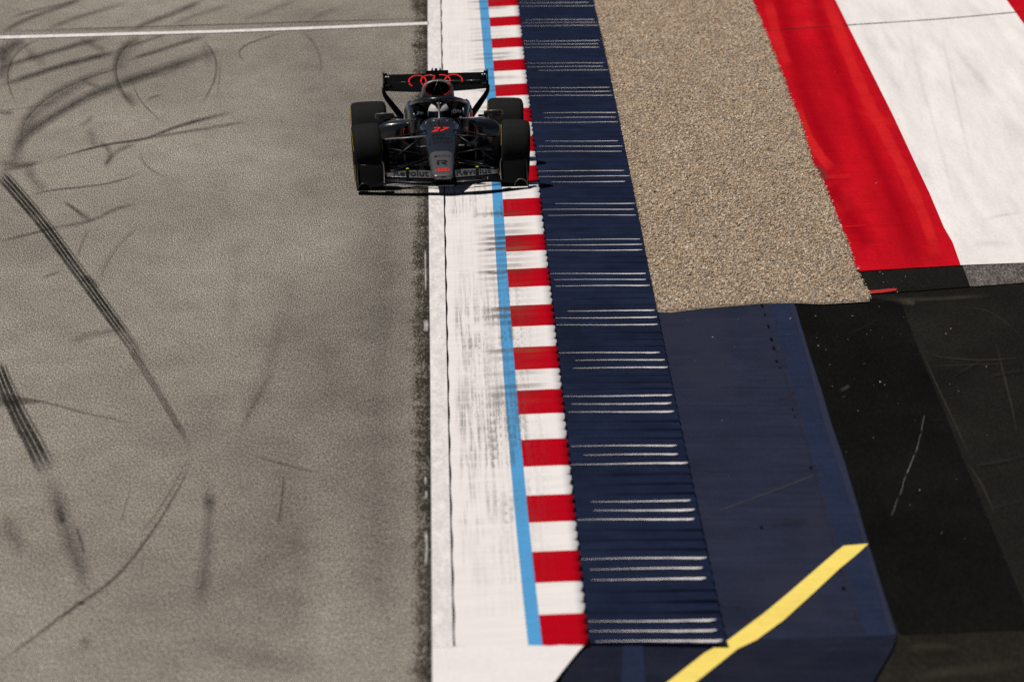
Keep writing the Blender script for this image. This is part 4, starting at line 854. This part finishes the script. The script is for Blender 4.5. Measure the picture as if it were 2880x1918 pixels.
for sx in (-1, 1):
    wheel(sx * FX, 0.0, .3525, .158, sx * R(3.4), R(1.6), sx)
    wheel(sx * RX, 3.40, .356, .198, sx * R(1.4), R(0.6), sx)
    tube('brake_duct', [(sx * .56, 0, .35), (sx * .66, 0, .35)], [.16, .19], M['matt'], car, 20)
    tube('brake_duct', [(sx * .50, 3.4, .35), (sx * .58, 3.4, .35)], [.15, .19], M['matt'], car, 20)
    arm('wishbone', (sx * .60, .02, .525), (sx * .155, -.10, .555), .07, .020, M['flap'] if sx < 0 else M['carbon'], car)
    arm('wishbone', (sx * .60, .02, .520), (sx * .165, .48, .575), .06, .018, M['carbon'], car)
    arm('wishbone', (sx * .60, 0, .20), (sx * .13, -.20, .27), .07, .02, M['carbon'], car)
    arm('wishbone', (sx * .60, 0, .20), (sx * .15, .45, .26), .07, .02, M['carbon'], car)
    arm('pushrod', (sx * .585, .03, .27), (sx * .16, .16, .555), .05, .024, M['carbon'], car)
    arm('track_rod', (sx * .60, -.12, .44), (sx * .15, -.16, .36), .045, .016, M['carbon'], car)
    arm('wishbone', (sx * .55, 3.38, .50), (sx * .13, 3.0, .44), .06, .02, M['carbon'], car)
    arm('wishbone', (sx * .55, 3.40, .22), (sx * .12, 3.1, .22), .06, .02, M['carbon'], car)
    arm('pushrod', (sx * .55, 3.36, .46), (sx * .14, 3.2, .28), .04, .02, M['carbon'], car)
    arm('drive_shaft', (sx * .55, 3.40, .34), (sx * .1, 3.42, .32), .05, .05, M['carbon'], car)
    # winglet at the lower chassis
    foil('chassis_winglet', [(sx * .15, .30, .415, .42, .42, .008), (sx * .26, .32, .41, .42, .415, .008)], M['flap'], car)
    # mirrors
    mr = loft('mirror', [superloop(.98, sx * .592, .085, .685, .730, 3.5), superloop(1.0, sx * .592, .104, .674, .736, 4), superloop(1.08, sx * .595, .106, .672, .738, 4)], M['gun'], car)
    block('mirror_glass', (sx * .595, 1.082, .703), (.19, .006, .065), M['glass'], mr, .002)
    tube('mirror_highlight', [(sx * .50, .985, .738), (sx * .60, .98, .741), (sx * .69, .99, .738)], [.004, .006, .004], M['flap'], mr, 8)  # silver tube paints the highlight on the mirror's top
    tube('mirror_stalk', [(sx * .53, 1.0, .668), (sx * .42, 1.0, .665), (sx * .25, 1.0, .66)], [.006, .007, .009], M['flap'], mr, 8)
    tube('mirror_stalk', [(sx * .60, 1.05, .665), (sx * .585, 1.2, .63), (sx * .58, 1.45, .60)], [.004, .004, .004], M['carbon'], mr, 6)
    block('mirror_bracket', (sx * .46, 1.04, .685), (.07, .06, .022), M['carbon'], mr, .006)
    block('sensor', (sx * .235, 1.0, .672), (.035, .03, .022), M['steel'] if sx > 0 else M['carbon'], car, .006)

# --- front wing
fw = foil('front_wing', [(x, -1.18 + .20 * (abs(x) / .92) ** 2, .088 + .028 * math.exp(-((abs(x) - .50) / .2) ** 2) - .012 * (abs(x) / .92) ** 3, -.88 + .16 * (abs(x) / .92) ** 2, .116 + .03 * math.exp(-((abs(x) - .5) / .2) ** 2), .012) for x in np.linspace(-.93, .93, 33)], M['matt'], car)
tube('leading_edge_highlight', [(x, -1.184 + .20 * (abs(x) / .92) ** 2, .094 + .028 * math.exp(-((abs(x) - .50) / .2) ** 2) - .012 * (abs(x) / .92) ** 3) for x in np.linspace(-.64, .12, 20)], .0035, M['flap'], fw, 6)  # highlight on the main plane, painted as a thin silver tube
for sx in (-1, 1):
    low = foil('wing_flap', [(sx * .10, -1.06, .120, -.96, .150, .008), (sx * .30, -1.05, .126, -.95, .158, .008), (sx * .48, -1.0, .134, -.91, .166, .008), (sx * .62, -.95, .13, -.88, .165, .008)], M['carbon'], fw)
    tube('flap_edge', [(sx * .11, -1.062, .121), (sx * .30, -1.052, .127), (sx * .46, -1.004, .135)], .0045, M['flap'], low, 6)
    def tp(x):
        return interp([(.10, -.955, .160, -.745, .222), (.20, -.95, .166, -.725, .234), (.36, -.935, .172, -.72, .236), (.48, -.90, .180, -.71, .226), (.60, -.85, .182, -.70, .212)], x)
    up = foil('wing_flap', [(sx * x,) + tuple(tp(x)[1:]) + (.010,) for x in np.linspace(.10, .60, 12)], M['wing_silver'], fw)
    def on_flap(u, w, sx=sx):
        x = (.15 + u * .38) if sx > 0 else (.53 - u * .38); q = tp(x); t = .12 + .80 * w
        c = Vector((0, q[3] - q[1], q[4] - q[2])); nn = Vector((0, -c.z, c.y)).normalized()
        p = Vector((sx * x, q[1], q[2])) + c * t + nn * (.0135 * (1 - .55 * t) * math.sqrt(t) * 1.0 + .004)
        return tuple(p)
    lettering('lettering', 'Revolut', on_flap, M['ink'], up, bold=.022)
    # outboard stack ahead of the front tyre
    cs = [(-.98, .070), (-.93, .10), (-.86, .15), (-.78, .205), (-.70, .25), (-.62, .275), (-.56, .283)]
    vv, ff = [], []
    for x_ in np.linspace(.632, .912, 9):
        for y_, z_ in cs: vv.append((sx * x_, y_ + .05 * ((x_ - .77) / .14) ** 2, z_ + .012 * (x_ - .632) / .28))
    nC = len(cs)
    for i_ in range(8):
        for j_ in range(nC - 1): ff.append((i_ * nC + j_, i_ * nC + j_ + 1, (i_ + 1) * nC + j_ + 1, (i_ + 1) * nC + j_))
    of = mesh('outer_flap', vv, ff, M['matt'], fw, True); of.modifiers.new('thickness', 'SOLIDIFY').thickness = .008
    tube('flap_edge', [vv[i_ * nC + nC - 1] for i_ in range(9)], [.003] * 9, M['gun'], of, 6)  # gunmetal tube paints a thin highlight on the panel's top edge
    ep = [(-.98, .05), (-1.0, .09), (-.86, .20), (-.70, .29), (-.52, .315), (-.40, .28), (-.42, .05)]
    for x_, nm in ((.915, 'endplate'), (.635, 'inner_fence')):
        vv = [(sx * (x_ - .005), y, z) for y, z in ep] + [(sx * (x_ + .005), y, z) for y, z in ep]; n_ = len(ep)
        mesh(nm, vv, [tuple(range(n_)), tuple(range(n_, 2 * n_))[::-1]] + [(i, (i + 1) % n_, n_ + (i + 1) % n_, n_ + i) for i in range(n_)], M['carbon'], fw)
    tube('fence_edge_highlight', [(sx * .632, -1.0, .10), (sx * .628, -.86, .205), (sx * .632, -.70, .295), (sx * .65, -.55, .325)], [.003, .005, .005, .004], M['silver'], fw, 6, 1, 3)  # highlight along the inner fence, put in as a silver tube
    tube('footplate_arch', [(sx * (.845 + .07 * math.cos(R(a))), -1.0, .055 + .075 * math.sin(R(a))) for a in range(0, 181, 15)], .006, M['silver'] if sx > 0 else M['gun'], fw, 8)
    loft('footplate', [[(sx * (.845 + .068 * math.cos(R(a))), y, .050 + .072 * math.sin(R(a))) for a in range(0, 181, 15)] for y in (-.99, -.55)], M['matt'], fw)
    block('footplate_base', (sx * .78, -.78, .052), (.30, .44, .010), M['carbon'], fw, .002)
    pst = block('sensor_post', (sx * .377, -.985, .195), (.032, .045, .15), M['carbon'], fw, .006)
    tube('post_cap', [(sx * .377, -.985, .268), (sx * .377, -.985, .279)], [.018, .013], M['neon'], pst, 12)
    block('flap_adjuster', (sx * .485, -.97, .135), (.008, .05, .05), M['steel'], fw, .002)
    block('wing_pylon', (sx * .085, -1.02, .145), (.012, .22, .06), M['carbon'], fw, .003)
    for q in (.10, .135): block('bolt', (sx * (.50 - q * .5 + .1), -.73, .238), (.008, .01, .014), M['steel'], fw, .002)

# --- rear wing
RW = 3.92
M['wing'] = plain('matt_black_wing', (0.0022, 0.0026, 0.003), 0.8, 0.0, 0.04)
rw = foil('rear_wing', [(x, RW - .12, .795 - .025 * (1 - (abs(x) / .58) ** 2), RW + .14, .872, .022) for x in np.linspace(-.58, .58, 17)], M['wing'], car)
rf = foil('rear_flap', [(x, RW + .12, .868, RW + .26, .952, .012) for x in np.linspace(-.575, .575, 9)], M['wing'], rw)
tube('flap_edge', [(-.56, RW + .115, .872), (.0, RW + .115, .872)], .003, M['gun'], rw, 6)
tube('flap_edge', [(.0, RW + .112, .872), (.33, RW + .112, .872)], .005, M['flap'], rw, 6)
tube('flap_edge', [(.345, RW + .112, .872), (.50, RW + .112, .872)], .005, M['flap'], rw, 6)
for x0_, x1_ in ((.18, .335), (.35, .545)): flatpoly('green_panel', [(x0_, .836), (x1_, .836), (x1_, .864), (x0_, .864)], lambda x, z: (x, RW - .01, z), M['green'], rw)
for k in range(4):
    cx_ = -.2025 + k * .135
    for a0, a1 in ((R(-8), R(188)), (R(196), R(232)), (R(308), R(344))):
        def rp(x, y, c=cx_):
            z = .882 + y * .62
            return (c + x, (RW + .095 + (z - .872) * 1.0) if z > .875 else (RW - .035 + (z - .80) * .9), z)
        annulus('ring_emblem', rp, .088, .103, a0, a1, M['red'], rw, 28)
for sx in (-1, 1):
    ep = [(RW - .16, .80), (RW - .18, .88), (RW - .02, .985), (RW + .28, .985), (RW + .30, .84), (RW + .22, .78)]
    vv = [(sx * .578, y, z) for y, z in ep] + [(sx * .590, y, z) for y, z in ep]; n_ = len(ep)
    e_ = mesh('wing_endplate', vv, [tuple(range(n_)), tuple(range(n_, 2 * n_))[::-1]] + [(i, (i + 1) % n_, n_ + (i + 1) % n_, n_ + i) for i in range(n_)], M['carbon'], rw)
    block('tip_block', (sx * .562, RW, .965), (.045, .06, .04), M['carbon'], rw, .004)
    for q in (.552, .525): tube('tip_light', [(sx * q, RW - .035, .945), (sx * q, RW - .06, .945)], [.011, .009], M['wht'], rw, 10)
    lettering('lettering', 'IM', lambda u, w: (sx * .54 - .02 + u * .04, RW - .06, .838 + w * .025), M['wht'], rw)
    tube('wing_support', [(sx * .584, RW, .83), (sx * .580, RW, .77), (sx * .555, RW, .715), (sx * .47, RW - .02, .60), (sx * .37, RW - .05, .46), (sx * .33, RW - .06, .36)], [.012, .014, .018, .022, .024, .024], M['carbon'], rw, 10, 1.6, 3)
    for q in (.024,): tube('actuator_bolt', [(sx * .038 - .008, RW + .10, .94), (sx * .038 - .008, RW + .07, .94)], [.011, .010], M['flap'], rw, 8)
foil('beam_wing', [(x, RW - .25, .40, RW - .08, .44, .012) for x in np.linspace(-.36, .36, 7)], M['carbon'], rw)
tube('swan_neck', [(0, RW - .1, .42), (0, RW - .18, .70), (0, RW - .12, .80)], .02, M['carbon'], rw, 10, 1, 3)

# --- steering wheel
stw = block('steering_wheel', (0, 1.0, .575), (.27, .035, .12), M['carbon'], car, .012, (R(-20), 0, 0))
block('wheel_display', (0, .982, .59), (.09, .006, .05), M['matt'], stw, .002, (R(-20), 0, 0))

# ------------------------------------------------------------------ driver
drv = bpy.data.objects.new('person', None); C.objects.link(drv)
drv['label'] = 'driver in a white helmet with dark visor seated low in the racing car cockpit'; drv['category'] = 'person'
drv.location = car.location; drv.rotation_euler = car.rotation_euler
bm = bmesh.new()
J = {'pelvis': (0, 1.62, .34, .125), 'waist': (0, 1.58, .43, .12), 'chest': (0, 1.52, .54, .13), 'neck': (0, 1.43, .61, .06), 'head': (0, 1.35, .69, .07), 'crown': (0, 1.35, .74, .065)}
for s_, k in ((-1, 'l'), (1, 'r')):
    J['sh' + k] = (s_ * .15, 1.49, .565, .058); J['el' + k] = (s_ * .165, 1.26, .50, .045); J['wr' + k] = (s_ * .135, 1.07, .555, .032); J['pa' + k] = (s_ * .125, 1.035, .575, .036)
    J['hip' + k] = (s_ * .08, 1.52, .33, .085); J['kn' + k] = (s_ * .085, 1.02, .43, .06); J['an' + k] = (s_ * .07, .62, .36, .045); J['to' + k] = (s_ * .07, .55, .43, .035)
E_ = [('pelvis', 'waist'), ('waist', 'chest'), ('chest', 'neck'), ('neck', 'head'), ('head', 'crown')]
for k in 'lr': E_ += [('chest', 'sh' + k), ('sh' + k, 'el' + k), ('el' + k, 'wr' + k), ('wr' + k, 'pa' + k), ('pelvis', 'hip' + k), ('hip' + k, 'kn' + k), ('kn' + k, 'an' + k), ('an' + k, 'to' + k)]
names = list(J); me = bpy.data.meshes.new('body'); me.from_pydata([J[n_][:3] for n_ in names], [(names.index(a), names.index(b_)) for a, b_ in E_], [])
bo = bpy.data.objects.new('body', me); C.objects.link(bo)
sk = bo.modifiers.new('s', 'SKIN'); bo.modifiers.new('d', 'SUBSURF').levels = 1
for i, n_ in enumerate(names): me.skin_vertices[0].data[i].radius = (J[n_][3], J[n_][3]); me.skin_vertices[0].data[i].use_root = (n_ == 'pelvis')
bpy.context.view_layer.update()
me2 = bpy.data.meshes.new_from_object(bo.evaluated_get(bpy.context.evaluated_depsgraph_get())); bpy.data.objects.remove(bo)
body = link('body', me2, M['suit'], drv, True)
for s_ in (-1, 1):
    for k in range(4):
        z0 = .60 - k * .019; L_ = (.022, .026, .024, .018)[k]
        tube('finger', [(s_ * .13, 1.03, z0 - .01), (s_ * (.128), 1.0 - .1 * L_, z0 - .008), (s_ * .112, .975, z0 - .012), (s_ * (.112 - L_ * .6), .985, z0 - .014)], [.010, .0095, .009, .008], M['suit'], drv, 8, 1, 3)
    tube('thumb', [(s_ * .115, 1.03, .60), (s_ * .10, 1.012, .618), (s_ * .085, 1.005, .625)], [.011, .010, .009], M['suit'], drv, 8, 1, 3)
# helmet: shell with a chin bar, eye opening closed by the visor
def helm(u, w, grow=0.0):
    a = 2 * math.pi * u; p = -.5 * math.pi * .78 + (math.pi * .5 + .5 * math.pi * .78) * w
    r = 1 + grow; cx_ = math.cos(p)
    x = math.sin(a) * cx_ * .120 * r; y = -math.cos(a) * cx_ * .142 * r; z = math.sin(p) * .132 * r
    if z < 0 and math.cos(a) > .2: y -= .016 * math.cos(a) * min(1, -z / .06)
    return (x, 1.335 + y, .705 + z)
def patch(name, us, ws, mat, grow, parent, thick=None):
    v = [helm(u, w, grow) for w in ws for u in us]; k = len(us)
    f = [(i * k + j, i * k + j + 1, (i + 1) * k + j + 1, (i + 1) * k + j) for i in range(len(ws) - 1) for j in range(k - 1)]
    return mesh(name, v, f, mat, parent, True)
hl = patch('helmet', [i / 40 for i in range(41)], [j / 20 for j in range(21)], M['helmet'], 0, drv)
patch('visor', [-.20 + .40 * i / 24 for i in range(25)], [.335 + .175 * j / 8 for j in range(9)], M['visor'], .025, hl)
patch('chin_panel', [-.10 + .22 * i / 14 for i in range(15)], [.14 + .17 * j / 6 for j in range(7)], M['ink'], .012, hl)
patch('chin_panel', [-.03 + .045 * i / 5 for i in range(6)], [.24 + .08 * j / 4 for j in range(5)], M['red'], .02, hl)
patch('crown_stripe', [-.05 + .005 * i for i in range(3)], [.60 + .26 * j / 8 for j in range(9)], M['red'], .008, hl)
patch('crown_stripe', [-.05 + .10 * i / 8 for i in range(9)], [.60 + .012 * j for j in range(2)], M['red'], .008, hl)
block('collar', (0, 1.46, .635), (.28, .12, .05), M['ink'], drv, .02)
